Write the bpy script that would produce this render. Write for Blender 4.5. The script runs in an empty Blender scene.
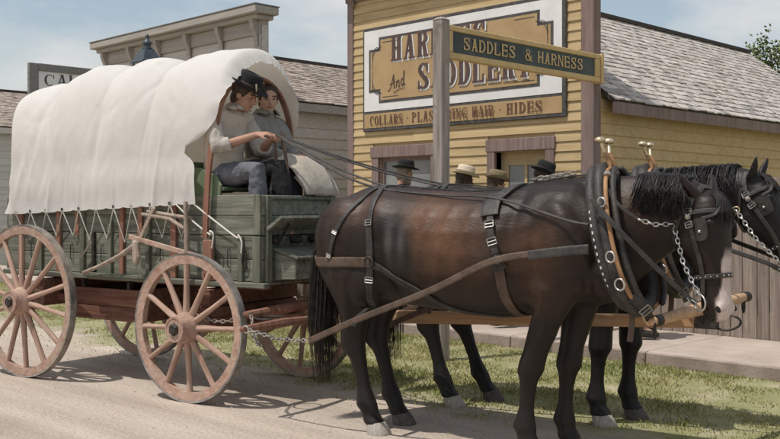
import bpy, bmesh, math, random
import numpy as np
from mathutils import Vector, Matrix, noise
from mathutils.bvhtree import BVHTree
R = math.radians
random.seed(7)
rng = np.random.default_rng(7)
scene = bpy.context.scene
COL = scene.collection

# ------------------------------------------------------------------ camera
cam_d = bpy.data.cameras.new('camera')
cam = bpy.data.objects.new('camera', cam_d)
COL.objects.link(cam)
cam.location = (0, 0, 1.4)
cam.rotation_euler = (R(90), 0, R(45))
cam_d.sensor_width = 36
cam_d.lens = 36 * 980 / 780
cam_d.shift_y = -0.016
cam_d.clip_start = 0.1
cam_d.clip_end = 3000
scene.camera = cam

# ------------------------------------------------------------------ sky, sun, exposure
SUN_EL = 66.0
SUN_TO = Vector((-0.30, -0.954, 0)).normalized()          # horizontal direction towards the sun
world = bpy.data.worlds.new('World')
scene.world = world
world.use_nodes = True
nt = world.node_tree
nt.nodes.clear()
out = nt.nodes.new('ShaderNodeOutputWorld')
bg = nt.nodes.new('ShaderNodeBackground')
sky = nt.nodes.new('ShaderNodeTexSky')
sky.sky_type = 'NISHITA'
sky.sun_disc = False
sky.sun_elevation = R(SUN_EL)
sky.sun_rotation = math.atan2(SUN_TO.x, SUN_TO.y)
sky.air_density = 1.3
sky.dust_density = 1.6
sky.ozone_density = 1.0
tcw = nt.nodes.new('ShaderNodeTexCoord')
mpw = nt.nodes.new('ShaderNodeMapping')
mpw.inputs['Scale'].default_value = (1.0, 1.0, 2.6)
mpw.inputs['Rotation'].default_value = (0.1, 0.05, 0.4)
nzw = nt.nodes.new('ShaderNodeTexNoise')
nzw.inputs['Scale'].default_value = 2.6
nzw.inputs['Detail'].default_value = 7
nzw.inputs['Roughness'].default_value = 0.55
rpw = nt.nodes.new('ShaderNodeValToRGB')
rpw.color_ramp.elements[0].position = 0.44
rpw.color_ramp.elements[0].color = (0.16, 0.16, 0.16, 1)
rpw.color_ramp.elements[1].position = 0.60
rpw.color_ramp.elements[1].color = (0.88, 0.88, 0.88, 1)
mxw = nt.nodes.new('ShaderNodeMixRGB')
mxw.inputs[2].default_value = (6.5, 6.5, 6.45, 1)
nt.links.new(tcw.outputs['Generated'], mpw.inputs['Vector'])
nt.links.new(mpw.outputs['Vector'], nzw.inputs['Vector'])
nt.links.new(nzw.outputs['Fac'], rpw.inputs['Fac'])
nt.links.new(rpw.outputs['Color'], mxw.inputs[0])
nt.links.new(sky.outputs['Color'], mxw.inputs[1])
nt.links.new(mxw.outputs['Color'], bg.inputs['Color'])
bg.inputs['Strength'].default_value = 0.115
nt.links.new(bg.outputs['Background'], out.inputs['Surface'])

sun_d = bpy.data.lights.new('sun', 'SUN')
sun_d.energy = 3.5
sun_d.angle = R(0.6)
sun_d.color = (1.0, 0.95, 0.88)
sun = bpy.data.objects.new('sun', sun_d)
COL.objects.link(sun)
to_sun = Vector((SUN_TO.x * math.cos(R(SUN_EL)), SUN_TO.y * math.cos(R(SUN_EL)), math.sin(R(SUN_EL))))
sun.rotation_euler = to_sun.to_track_quat('Z', 'Y').to_euler()
sun.location = (0, 0, 30)

scene.view_settings.view_transform = 'Standard'
scene.view_settings.look = 'None'
scene.view_settings.exposure = 0.0
scene.view_settings.gamma = 1.0
scene.view_settings.use_curve_mapping = False

# ------------------------------------------------------------------ materials
MATS = {}
def M(name, c1, c2=None, rough=0.75, scale=6.0, stretch=(1, 1, 1), bump=0.25, bscale=40.0, spec=0.3, metallic=0.0,
      lo=0.35, hi=0.65, var=0.0, dirt=None, dirt_scale=2.5, dirt_lo=0.55, dirt_hi=0.75, attr=None, bdist=0.01, sheen=0.0, sub=0.0, coat=0.0):
    m = bpy.data.materials.new(name)
    m.use_nodes = True
    t = m.node_tree
    b = t.nodes['Principled BSDF']
    b.inputs['Roughness'].default_value = rough
    b.inputs['Metallic'].default_value = metallic
    b.inputs['Specular IOR Level'].default_value = spec
    if sheen:
        b.inputs['Sheen Weight'].default_value = sheen
        b.inputs['Sheen Roughness'].default_value = 0.5
    if coat:
        b.inputs['Coat Weight'].default_value = coat
    tc = t.nodes.new('ShaderNodeTexCoord')
    oi = t.nodes.new('ShaderNodeObjectInfo')
    ml = t.nodes.new('ShaderNodeMath'); ml.operation = 'MULTIPLY'; ml.inputs[1].default_value = 53.0
    va = t.nodes.new('ShaderNodeVectorMath'); va.operation = 'ADD'
    mp = t.nodes.new('ShaderNodeMapping'); mp.inputs['Scale'].default_value = stretch
    t.links.new(oi.outputs['Random'], ml.inputs[0])
    t.links.new(tc.outputs['Object'], va.inputs[0])
    t.links.new(ml.outputs[0], va.inputs[1])
    t.links.new(va.outputs[0], mp.inputs['Vector'])
    n1 = t.nodes.new('ShaderNodeTexNoise'); n1.inputs['Scale'].default_value = scale; n1.inputs['Detail'].default_value = 6
    n1.inputs['Roughness'].default_value = 0.6
    t.links.new(mp.outputs['Vector'], n1.inputs['Vector'])
    rp = t.nodes.new('ShaderNodeValToRGB')
    rp.color_ramp.elements[0].position = lo; rp.color_ramp.elements[1].position = hi
    rp.color_ramp.elements[0].color = (*c1, 1); rp.color_ramp.elements[1].color = (*(c2 or c1), 1)
    t.links.new(n1.outputs['Fac'], rp.inputs['Fac'])
    col = rp.outputs['Color']
    if attr:
        at = t.nodes.new('ShaderNodeAttribute'); at.attribute_name = attr
        mm = t.nodes.new('ShaderNodeMixRGB'); mm.blend_type = 'MULTIPLY'; mm.inputs[0].default_value = 1
        t.links.new(col, mm.inputs[1]); t.links.new(at.outputs['Color'], mm.inputs[2]); col = mm.outputs['Color']
    if dirt:
        n3 = t.nodes.new('ShaderNodeTexNoise'); n3.inputs['Scale'].default_value = dirt_scale; n3.inputs['Detail'].default_value = 8
        n3.inputs['Roughness'].default_value = 0.7
        t.links.new(va.outputs[0], n3.inputs['Vector'])
        r3 = t.nodes.new('ShaderNodeValToRGB'); r3.color_ramp.elements[0].position = dirt_lo; r3.color_ramp.elements[1].position = dirt_hi
        t.links.new(n3.outputs['Fac'], r3.inputs['Fac'])
        m3 = t.nodes.new('ShaderNodeMixRGB'); m3.inputs[2].default_value = (*dirt, 1)
        t.links.new(r3.outputs['Color'], m3.inputs[0]); t.links.new(col, m3.inputs[1]); col = m3.outputs['Color']
    if var:
        hs = t.nodes.new('ShaderNodeHueSaturation')
        mr = t.nodes.new('ShaderNodeMapRange'); mr.inputs['To Min'].default_value = 1 - var; mr.inputs['To Max'].default_value = 1 + var
        t.links.new(oi.outputs['Random'], mr.inputs['Value'])
        t.links.new(mr.outputs[0], hs.inputs['Value']); t.links.new(col, hs.inputs['Color']); col = hs.outputs['Color']
    t.links.new(col, b.inputs['Base Color'])
    if bump:
        n2 = t.nodes.new('ShaderNodeTexNoise'); n2.inputs['Scale'].default_value = bscale; n2.inputs['Detail'].default_value = 5
        t.links.new(mp.outputs['Vector'], n2.inputs['Vector'])
        bp = t.nodes.new('ShaderNodeBump'); bp.inputs['Strength'].default_value = bump; bp.inputs['Distance'].default_value = bdist
        t.links.new(n2.outputs['Fac'], bp.inputs['Height']); t.links.new(bp.outputs['Normal'], b.inputs['Normal'])
    MATS[name] = m
    return m

GX = (0.35, 5, 5)      # grain along x
GZ = (5, 5, 0.35)      # grain along z
M('canvas', (0.72, 0.70, 0.665), (0.785, 0.765, 0.735), 0.9, 2.5, bump=0.20, bscale=22, bdist=0.010, spec=0.1, dirt=(0.50, 0.455, 0.40), dirt_lo=0.58, dirt_hi=0.95)
M('rope', (0.62, 0.58, 0.52), (0.75, 0.72, 0.66), 0.9, 60)
M('wagon_green', (0.090, 0.095, 0.073), (0.205, 0.21, 0.168), 0.8, 5, GX, 0.5, 11, dirt=(0.25, 0.235, 0.175), dirt_lo=0.55, dirt_hi=0.85, var=0.16)
M('green_post', (0.08, 0.086, 0.062), (0.185, 0.19, 0.145), 0.8, 5, GZ, 0.5, 12, dirt=(0.25, 0.235, 0.175), dirt_lo=0.55, dirt_hi=0.85, var=0.16)
M('barn_red', (0.19, 0.085, 0.055), (0.30, 0.155, 0.105), 0.8, 6, GZ, 0.4, 12, dirt=(0.30, 0.22, 0.17), dirt_lo=0.5, dirt_hi=0.85, var=0.12)
M('red_beam', (0.10, 0.042, 0.028), (0.20, 0.095, 0.062), 0.8, 6, GX, 0.4, 12, dirt=(0.22, 0.17, 0.13), dirt_lo=0.5, dirt_hi=0.85, var=0.12)
M('spoke_wood', (0.29, 0.175, 0.128), (0.47, 0.325, 0.255), 0.8, 7, (7, 7, 0.5), 0.7, 10, dirt=(0.40, 0.33, 0.265), dirt_lo=0.5, dirt_hi=0.85, var=0.10, dirt_scale=6)
M('wheel_wood', (0.31, 0.185, 0.135), (0.455, 0.31, 0.245), 0.8, 9, (2, 2, 2), 0.6, 18, dirt=(0.42, 0.34, 0.27), dirt_lo=0.45, dirt_hi=0.8, var=0.12, dirt_scale=6)
M('tyre_steel', (0.15, 0.138, 0.128), (0.33, 0.305, 0.28), 0.6, 10, bump=0.3, metallic=0.35, dirt=(0.40, 0.34, 0.27), dirt_lo=0.45, dirt_hi=0.75)
M('dark_iron', (0.03, 0.028, 0.026), (0.08, 0.07, 0.062), 0.6, 20, bump=0.3, metallic=0.6)
M('pale_wood', (0.24, 0.185, 0.145), (0.40, 0.32, 0.26), 0.8, 6, (3, 3, 3), 0.4, 15)
M('tongue_wood', (0.30, 0.17, 0.085), (0.46, 0.29, 0.16), 0.7, 6, GX, 0.35, 14, dirt=(0.24, 0.18, 0.13), dirt_lo=0.5, dirt_hi=0.8)
M('yoke_wood', (0.42, 0.26, 0.15), (0.56, 0.37, 0.23), 0.55, 6, (3, 3, 3), 0.25, 14)
M('leather', (0.020, 0.017, 0.015), (0.052, 0.046, 0.041), 0.55, 14, bump=0.3, bscale=90, spec=0.4, dirt=(0.10, 0.085, 0.07), dirt_lo=0.55, dirt_hi=0.9)
M('brown_leather', (0.055, 0.034, 0.023), (0.115, 0.073, 0.050), 0.6, 12, bump=0.3, bscale=90, spec=0.4, dirt=(0.12, 0.088, 0.066), dirt_lo=0.5, dirt_hi=0.9)
M('steel', (0.45, 0.43, 0.40), (0.66, 0.64, 0.60), 0.35, 20, bump=0.1, metallic=0.9)
M('buckle', (0.26, 0.25, 0.23), (0.42, 0.40, 0.37), 0.42, 20, bump=0.1, metallic=0.85)
M('brass', (0.50, 0.40, 0.24), (0.70, 0.60, 0.42), 0.38, 20, bump=0.1, metallic=0.8)
M('hame_wood', (0.26, 0.135, 0.06), (0.36, 0.20, 0.10), 0.5, 6, (3, 3, 3), 0.2, 14)
M('stitch', (0.66, 0.64, 0.60), None, 0.7, bump=0)
M('hair_black', (0.008, 0.007, 0.007), (0.028, 0.024, 0.022), 0.55, 30, bump=0, spec=0.3, var=0.1)
M('hair_tail', (0.010, 0.008, 0.007), (0.04, 0.032, 0.026), 0.6, 20, bump=0, spec=0.3)
M('hoof_dark', (0.06, 0.052, 0.046), (0.14, 0.12, 0.105), 0.75, 20, GZ, bump=0.3)
M('hoof_pale', (0.30, 0.265, 0.225), (0.45, 0.41, 0.36), 0.8, 14, GZ, bump=0.3)
M('eye', (0.006, 0.004, 0.003), None, 0.08, bump=0, spec=0.6)
M('nostril', (0.012, 0.008, 0.008), None, 0.8, bump=0)
M('yellow_front', (0.43, 0.312, 0.162), (0.525, 0.395, 0.222), 0.8, 4, GX, 0.3, 10, var=0.06, dirt=(0.34, 0.245, 0.14), dirt_lo=0.52, dirt_hi=0.85)
M('yellow_side', (0.45, 0.318, 0.158), (0.55, 0.402, 0.215), 0.8, 4, (5, 0.35, 5), 0.3, 10, var=0.06, dirt=(0.34, 0.245, 0.14), dirt_lo=0.52, dirt_hi=0.85)
M('mauve_trim', (0.175, 0.122, 0.108), (0.255, 0.19, 0.17), 0.8, 5, GZ, 0.4, 12, dirt=(0.28, 0.21, 0.18), dirt_lo=0.58, dirt_hi=0.8)
M('mauve_trim_h', (0.175, 0.122, 0.108), (0.255, 0.19, 0.17), 0.8, 5, GX, 0.4, 12, dirt=(0.28, 0.21, 0.18), dirt_lo=0.58, dirt_hi=0.8)
M('sign_dark', (0.055, 0.052, 0.052), (0.10, 0.095, 0.092), 0.8, 12, bump=0.1)
M('sign_white', (0.66, 0.65, 0.63), (0.74, 0.73, 0.71), 0.8, 5, bump=0.1)
M('sign_tan', (0.37, 0.25, 0.125), (0.44, 0.31, 0.165), 0.8, 3, bump=0.1)
M('sign_letter', (0.075, 0.045, 0.042), (0.12, 0.075, 0.066), 0.8, 14, bump=0.0)
M('strip_letter', (0.11, 0.055, 0.035), (0.15, 0.08, 0.05), 0.8, 14, bump=0.0)
M('street_sign_green', (0.055, 0.07, 0.07), (0.085, 0.10, 0.097), 0.7, 5, bump=0.1)
M('street_sign_gold', (0.50, 0.35, 0.16), (0.58, 0.42, 0.20), 0.65, 8, bump=0.15)
M('post_wood', (0.21, 0.175, 0.15), (0.40, 0.345, 0.305), 0.9, 5, (6, 6, 0.3), 0.7, 9, dirt=(0.10, 0.08, 0.07), dirt_lo=0.6, dirt_hi=0.75, dirt_scale=4)
M('fence_wood', (0.19, 0.145, 0.12), (0.34, 0.28, 0.24), 0.9, 5, (6, 6, 0.3), 0.7, 9, var=0.16, dirt=(0.13, 0.10, 0.085), dirt_lo=0.55, dirt_hi=0.8)
M('grey_paint', (0.42, 0.385, 0.345), (0.52, 0.48, 0.43), 0.8, 4, GX, 0.25, 10, var=0.04)
M('grey_paint_side', (0.42, 0.385, 0.345), (0.52, 0.48, 0.43), 0.8, 4, (5, 0.35, 5), 0.25, 10, var=0.04)
M('grey_trim', (0.30, 0.275, 0.245), (0.38, 0.35, 0.31), 0.8, 4, GX, 0.25, 10)
M('dark_grey_trim', (0.165, 0.16, 0.15), (0.235, 0.225, 0.21), 0.8, 4, GX, 0.25, 10)
M('white_siding', (0.52, 0.50, 0.47), (0.62, 0.60, 0.56), 0.8, 4, GX, 0.25, 10, var=0.04)
M('shingle', (0.35, 0.32, 0.292), (0.53, 0.495, 0.46), 0.9, 9, bump=0.5, bscale=25, attr='shade')
M('shingle_brown', (0.27, 0.225, 0.19), (0.42, 0.36, 0.31), 0.9, 9, bump=0.5, bscale=25, attr='shade')
M('roof_deck', (0.06, 0.05, 0.045), None, 0.9)
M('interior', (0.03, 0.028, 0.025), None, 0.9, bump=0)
M('glass', (0.19, 0.195, 0.195), (0.26, 0.265, 0.265), 0.15, 2, bump=0.05, bscale=3, spec=0.6)
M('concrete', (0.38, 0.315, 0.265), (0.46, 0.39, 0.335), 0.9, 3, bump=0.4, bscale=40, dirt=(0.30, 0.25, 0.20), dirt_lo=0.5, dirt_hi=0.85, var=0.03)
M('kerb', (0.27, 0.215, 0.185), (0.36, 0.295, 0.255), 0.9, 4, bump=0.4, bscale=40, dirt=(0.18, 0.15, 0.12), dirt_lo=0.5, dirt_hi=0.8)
M('grass', (0.205, 0.205, 0.085), (0.33, 0.31, 0.155), 0.7, 1.2, bump=0, spec=0.2, attr='shade')
M('pebble', (0.30, 0.26, 0.225), (0.46, 0.41, 0.36), 0.9, 20, bump=0.2)
M('bark', (0.12, 0.095, 0.075), (0.20, 0.165, 0.135), 0.9, 6, GZ, 0.6, 10)
M('leaf', (0.085, 0.11, 0.035), (0.15, 0.175, 0.065), 0.7, 1.5, bump=0, attr='shade')
M('lamp_metal', (0.04, 0.055, 0.065), (0.085, 0.105, 0.12), 0.45, 8, bump=0.15, metallic=0.3)
M('lamp_glass', (0.55, 0.58, 0.60), None, 0.1, bump=0, spec=0.5)
M('skin_light', (0.36, 0.20, 0.135), (0.44, 0.255, 0.18), 0.6, 12, bump=0.1, bscale=120)
M('skin_pale', (0.42, 0.26, 0.19), (0.50, 0.32, 0.245), 0.6, 12, bump=0.1, bscale=120)
M('skin_dark', (0.075, 0.04, 0.028), (0.11, 0.062, 0.045), 0.6, 12, bump=0.1, bscale=120)
M('lips', (0.30, 0.12, 0.09), None, 0.5, bump=0)
M('shirt_beige', (0.36, 0.325, 0.285), (0.46, 0.42, 0.375), 0.9, 5, bump=0.5, bscale=14, bdist=0.03)
M('shirt_grey', (0.20, 0.195, 0.18), (0.29, 0.28, 0.26), 0.9, 5, bump=0.5, bscale=14, bdist=0.03)
M('shirt_white', (0.62, 0.64, 0.64), (0.70, 0.72, 0.72), 0.9, 5, bump=0.5, bscale=14, bdist=0.03)
M('cloth_black', (0.012, 0.012, 0.014), (0.026, 0.026, 0.028), 0.9, 6, bump=0.4, bscale=14, bdist=0.02)
M('cloth_brown', (0.10, 0.075, 0.055), (0.15, 0.115, 0.085), 0.9, 6, bump=0.4, bscale=14, bdist=0.02)
M('jeans_grey', (0.10, 0.105, 0.118), (0.165, 0.17, 0.185), 0.9, 7, bump=0.5, bscale=16, bdist=0.03)
M('vest_cream', (0.44, 0.39, 0.32), (0.52, 0.47, 0.40), 0.9, 6, bump=0.4, bscale=14)
M('skirt_cream', (0.38, 0.34, 0.28), (0.47, 0.425, 0.36), 0.9, 4, bump=0.4, bscale=14, bdist=0.02)
M('felt_black', (0.012, 0.012, 0.013), (0.022, 0.022, 0.024), 0.9, 10, bump=0.2)
M('felt_olive', (0.17, 0.135, 0.075), (0.23, 0.185, 0.11), 0.9, 10, bump=0.2)
M('straw', (0.58, 0.49, 0.36), (0.70, 0.61, 0.47), 0.85, 40, (1, 1, 4), bump=0.5, bscale=120)
M('hat_band', (0.05, 0.035, 0.028), None, 0.8, bump=0)
M('hair_brown', (0.030, 0.018, 0.012), (0.065, 0.042, 0.028), 0.55, 40, bump=0.4, bscale=60)
M('hair_grey_beard', (0.16, 0.12, 0.09), (0.30, 0.25, 0.20), 0.8, 40, bump=0.6, bscale=60)
M('boot', (0.025, 0.02, 0.017), (0.05, 0.042, 0.036), 0.6, 10, bump=0.2)
M('seat_green', (0.10, 0.145, 0.085), (0.16, 0.205, 0.125), 0.7, 5, bump=0.3)

# sun comes through the canvas a little
_t = MATS['canvas'].node_tree; _b = _t.nodes['Principled BSDF']; _o = _t.nodes['Material Output']
_tr = _t.nodes.new('ShaderNodeBsdfTranslucent'); _tr.inputs['Color'].default_value = (0.72, 0.65, 0.54, 1)
_mx = _t.nodes.new('ShaderNodeMixShader'); _mx.inputs[0].default_value = 0.28
_t.links.new(_b.outputs[0], _mx.inputs[1]); _t.links.new(_tr.outputs[0], _mx.inputs[2]); _t.links.new(_mx.outputs[0], _o.inputs['Surface'])
# coat of the horses: black with bay-brown patches, white blaze, dust and painted hip sheen given per vertex
def coat_mat(name, dark, brown):
    m = bpy.data.materials.new(name); m.use_nodes = True
    t = m.node_tree; b = t.nodes['Principled BSDF']
    b.inputs['Roughness'].default_value = 0.46
    b.inputs['Specular IOR Level'].default_value = 0.27
    at = t.nodes.new('ShaderNodeAttribute'); at.attribute_name = 'coat'
    sp = t.nodes.new('ShaderNodeSeparateColor'); t.links.new(at.outputs['Color'], sp.inputs['Color'])
    tc = t.nodes.new('ShaderNodeTexCoord')
    def nz(scale, stretch=(1, 1, 1), det=6):
        mp = t.nodes.new('ShaderNodeMapping'); mp.inputs['Scale'].default_value = stretch
        n = t.nodes.new('ShaderNodeTexNoise'); n.inputs['Scale'].default_value = scale; n.inputs['Detail'].default_value = det
        n.inputs['Roughness'].default_value = 0.65
        t.links.new(tc.outputs['Object'], mp.inputs['Vector']); t.links.new(mp.outputs['Vector'], n.inputs['Vector'])
        return n.outputs['Fac']
    def mix(f, a, c):
        x = t.nodes.new('ShaderNodeMixRGB')
        for i, v in enumerate((f, a, c)):
            if isinstance(v, tuple): x.inputs[i].default_value = (*v, 1)
            else: t.links.new(v, x.inputs[i])
        return x.outputs['Color']
    def mth(op, a, c):
        x = t.nodes.new('ShaderNodeMath'); x.operation = op; x.use_clamp = op != 'ADD'
        for i, v in enumerate((a, c)):
            if isinstance(v, (int, float)): x.inputs[i].default_value = v
            else: t.links.new(v, x.inputs[i])
        return x.outputs[0]
    n1 = nz(4.0); n2 = nz(22.0, (1, 1, 0.5)); n3 = nz(60, (1, 1, 0.3), 3); n4 = nz(75, (0.35, 1, 1.0), 5)
    def mul(c, f):
        x = t.nodes.new('ShaderNodeVectorMath'); x.operation = 'SCALE'; t.links.new(c, x.inputs[0]); t.links.new(f, x.inputs['Scale']); return x.outputs[0]
    a = mth('MULTIPLY', sp.outputs['Red'], mth('ADD', mth('MULTIPLY', mth('SUBTRACT', n1, 0.22), 1.7), mth('MULTIPLY', n2, 0.35)))
    col = mix(a, dark, brown)
    d = mth('MULTIPLY', sp.outputs['Blue'], mth('SUBTRACT', mth('MULTIPLY', n2, 2.8), 0.75))
    col = mix(d, col, (0.20, 0.18, 0.17))
    col = mix(sp.outputs['Green'], col, (0.56, 0.46, 0.42))
    hv = mth('ADD', mth('MULTIPLY', n4, 0.9), 0.55)
    col = mul(col, hv)
    t.links.new(col, b.inputs['Base Color'])
    rr = t.nodes.new('ShaderNodeMapRange'); rr.inputs['To Min'].default_value = 0.30; rr.inputs['To Max'].default_value = 0.58
    t.links.new(n2, rr.inputs['Value']); t.links.new(rr.outputs[0], b.inputs['Roughness'])
    bp = t.nodes.new('ShaderNodeBump'); bp.inputs['Strength'].default_value = 0.38; bp.inputs['Distance'].default_value = 0.012
    hh = mth('ADD', mth('MULTIPLY', n4, 0.55), mth('MULTIPLY', n2, 0.25))
    t.links.new(hh, bp.inputs['Height']); t.links.new(bp.outputs['Normal'], b.inputs['Normal'])
    MATS[name] = m
coat_mat('coat_bay', (0.0125, 0.0085, 0.0068), (0.130, 0.062, 0.031))
coat_mat('coat_black', (0.0085, 0.0072, 0.0066), (0.055, 0.030, 0.018))

# ------------------------------------------------------------------ helpers
def link(name, me, mat=None, parent=None, smooth=False):
    o = bpy.data.objects.new(name, me)
    COL.objects.link(o)
    if mat: me.materials.append(MATS[mat])
    if parent: o.parent = parent
    if smooth: me.polygons.foreach_set('use_smooth', [True] * len(me.polygons))
    return o

def thing(name, label, cat, loc=(0, 0, 0), rz=0.0, group=None):
    o = bpy.data.objects.new(name, None)
    COL.objects.link(o)
    o.location = loc; o.rotation_euler = (0, 0, rz)
    o.empty_display_size = 0.2
    tag(o, label, cat, group)
    return o
def tag(o, label, cat, group=None):
    o['label'] = label; o['category'] = cat
    if group: o['group'] = group
    return o

class MB:
    def __init__(s): s.v = []; s.f = []
    def add(s, v, f):
        n = len(s.v); s.v += [tuple(p) for p in v]; s.f += [tuple(i + n for i in q) for q in f]; return s
    def box(s, x0, x1, y0, y1, z0, z1, mtx=None):
        v = [Vector(p) for p in ((x0, y0, z0), (x1, y0, z0), (x1, y1, z0), (x0, y1, z0), (x0, y0, z1), (x1, y0, z1), (x1, y1, z1), (x0, y1, z1))]
        if mtx: v = [mtx @ p for p in v]
        return s.add(v, [(3, 2, 1, 0), (4, 5, 6, 7), (0, 1, 5, 4), (1, 2, 6, 5), (2, 3, 7, 6), (3, 0, 4, 7)])
    def bar(s, p, q, w, h, up=(0, 0, 1)):
        p = Vector(p); q = Vector(q); d = (q - p); L = d.length; d.normalize()
        u = Vector(up); sd = d.cross(u)
        if sd.length < 1e-4: sd = d.cross(Vector((1, 0, 0)))
        sd.normalize(); u = sd.cross(d)
        m = Matrix((( d.x, sd.x, u.x, p.x), (d.y, sd.y, u.y, p.y), (d.z, sd.z, u.z, p.z), (0, 0, 0, 1)))
        return s.box(0, L, -w / 2, w / 2, -h / 2, h / 2, m)
    def loft(s, rings, cap=True, closed=False):
        n = len(rings[0]); o = len(s.v)
        for r in rings: s.v += [tuple(p) for p in r]
        k = len(rings)
        for i in range(k if closed else k - 1):
            a = o + i * n; b = o + ((i + 1) % k) * n
            for j in range(n):
                j2 = (j + 1) % n
                s.f.append((a + j, a + j2, b + j2, b + j))
        if cap and not closed:
            s.f.append(tuple(o + j for j in reversed(range(n))))
            s.f.append(tuple(o + (k - 1) * n + j for j in range(n)))
        return s
    def tube(s, pts, rad, n=8, cap=True, closed=False, round_ends=False):
        pts = [Vector(p) for p in pts]
        if not hasattr(rad, '__len__'): rad = [rad] * len(pts)
        rad = list(rad)
        if round_ends:
            d0 = (pts[0] - pts[1]).normalized(); d1 = (pts[-1] - pts[-2]).normalized(); r0 = rad[0]; r1 = rad[-1]
            P0 = pts[0]; P1 = pts[-1]
            pts = [P0 + d0 * r0 * 0.97, P0 + d0 * r0 * 0.7] + pts + [P1 + d1 * r1 * 0.7, P1 + d1 * r1 * 0.97]
            rad = [r0 * 0.25, r0 * 0.71] + rad + [r1 * 0.71, r1 * 0.25]
        rings = []; ref = None
        k = len(pts)
        for i, p in enumerate(pts):
            if closed: t = pts[(i + 1) % k] - pts[i - 1]
            else: t = pts[min(i + 1, k - 1)] - pts[max(i - 1, 0)]
            t.normalize()
            if ref is None:
                ref = t.cross(Vector((0, 0, 1)))
                if ref.length < 0.1: ref = t.cross(Vector((0, 1, 0)))
            ref = (ref - t * ref.dot(t)).normalized()
            b = t.cross(ref)
            rings.append([p + (ref * math.cos(a) + b * math.sin(a)) * rad[i] for a in [2 * math.pi * j / n for j in range(n)]])
        return s.loft(rings, cap, closed)
    def lathe(s, prof, n=24, mtx=None):           # prof: list of (r, z)
        rings = [[Vector((r * math.cos(2 * math.pi * j / n), r * math.sin(2 * math.pi * j / n), z)) for j in range(n)] for r, z in prof]
        if mtx: rings = [[mtx @ p for p in r] for r in rings]
        return s.loft(rings)
    def ell(s, c, r, mtx=None, n=16, k=10):
        c = Vector(c); rings = []
        for i in range(k + 1):
            th = math.pi * (i + 0.02) / (k + 0.04); z = -math.cos(th); q = math.sin(th)
            rings.append([Vector((r[0] * q * math.cos(2 * math.pi * j / n), r[1] * q * math.sin(2 * math.pi * j / n), r[2] * z)) for j in range(n)])
        if mtx: rings = [[mtx @ p for p in g] for g in rings]
        return s.loft([[c + p for p in g] for g in rings])
    def build(s, name, mat, parent=None, smooth=False):
        me = bpy.data.meshes.new(name)
        me.from_pydata(s.v, [], s.f)
        me.validate()
        bm = bmesh.new(); bm.from_mesh(me); bmesh.ops.recalc_face_normals(bm, faces=bm.faces); bm.to_mesh(me); bm.free()
        return link(name, me, mat, parent, smooth)

def auto_smooth(o, ang=40):
    me = o.data
    me.polygons.foreach_set('use_smooth', [True] * len(me.polygons))
    bm = bmesh.new(); bm.from_mesh(me)
    for e in bm.edges:
        if len(e.link_faces) == 2 and e.calc_face_angle(0) > R(ang): e.smooth = False
    bm.to_mesh(me); bm.free()
    return o
def bev(o, w=0.006):
    m = o.modifiers.new('bevel', 'BEVEL'); m.width = w; m.segments = 1; m.limit_method = 'ANGLE'; m.angle_limit = R(50)
    return o

def fuse(name, mb, voxel, it, mat, parent=None, wrinkle=0.0):
    """one continuous surface grown round overlapping volumes"""
    me = bpy.data.meshes.new(name); me.from_pydata(mb.v, [], mb.f); me.validate()
    o = bpy.data.objects.new(name, me); COL.objects.link(o)
    r = o.modifiers.new('r', 'REMESH'); r.mode = 'VOXEL'; r.voxel_size = voxel; r.adaptivity = 0.0
    if it:
        sm = o.modifiers.new('s', 'SMOOTH'); sm.factor = 0.5; sm.iterations = it
    dg = bpy.context.evaluated_depsgraph_get(); dg.update()
    ev = o.evaluated_get(dg)
    m2 = bpy.data.meshes.new_from_object(ev)
    bpy.data.objects.remove(o); bpy.data.meshes.remove(me)
    m2.name = name
    if wrinkle:                       # cloth creases pressed along the normals
        k = len(m2.vertices); co = np.zeros(k * 3, np.float32); nr = np.zeros(k * 3, np.float32)
        m2.vertices.foreach_get('co', co); m2.vertices.foreach_get('normal', nr); co = co.reshape(-1, 3); nr = nr.reshape(-1, 3)
        d = np.array([0.5 - 1.6 * abs(noise.noise(Vector((p[0] * 9 + p[2] * 4, p[1] * 9, p[2] * 7 - p[0] * 4)))) - 0.8 * abs(noise.noise(Vector((p[0] * 21, p[1] * 21 + 3, p[2] * 17)))) for p in co.tolist()])
        m2.vertices.foreach_set('co', (co + nr * (d * wrinkle)[:, None]).reshape(-1).astype(np.float32)); m2.update()
    m2.materials.clear()
    return link(name, m2, mat, parent, True)

def copy_tree(o, parent=None):
    c = o.copy(); COL.objects.link(c)
    if parent: c.parent = parent
    for ch in list(o.children): copy_tree(ch, c)
    return c

def catmull(pts, n=8):
    pts = [Vector(p) for p in pts]; out = []
    for i in range(len(pts) - 1):
        p0 = pts[max(i - 1, 0)]; p1 = pts[i]; p2 = pts[i + 1]; p3 = pts[min(i + 2, len(pts) - 1)]
        for k in range(n):
            t = k / n
            out.append(0.5 * ((2 * p1) + (p2 - p0) * t + (2 * p0 - 5 * p1 + 4 * p2 - p3) * t * t + (3 * p1 - p0 - 3 * p2 + p3) * t ** 3))
    out.append(pts[-1])
    return out

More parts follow.
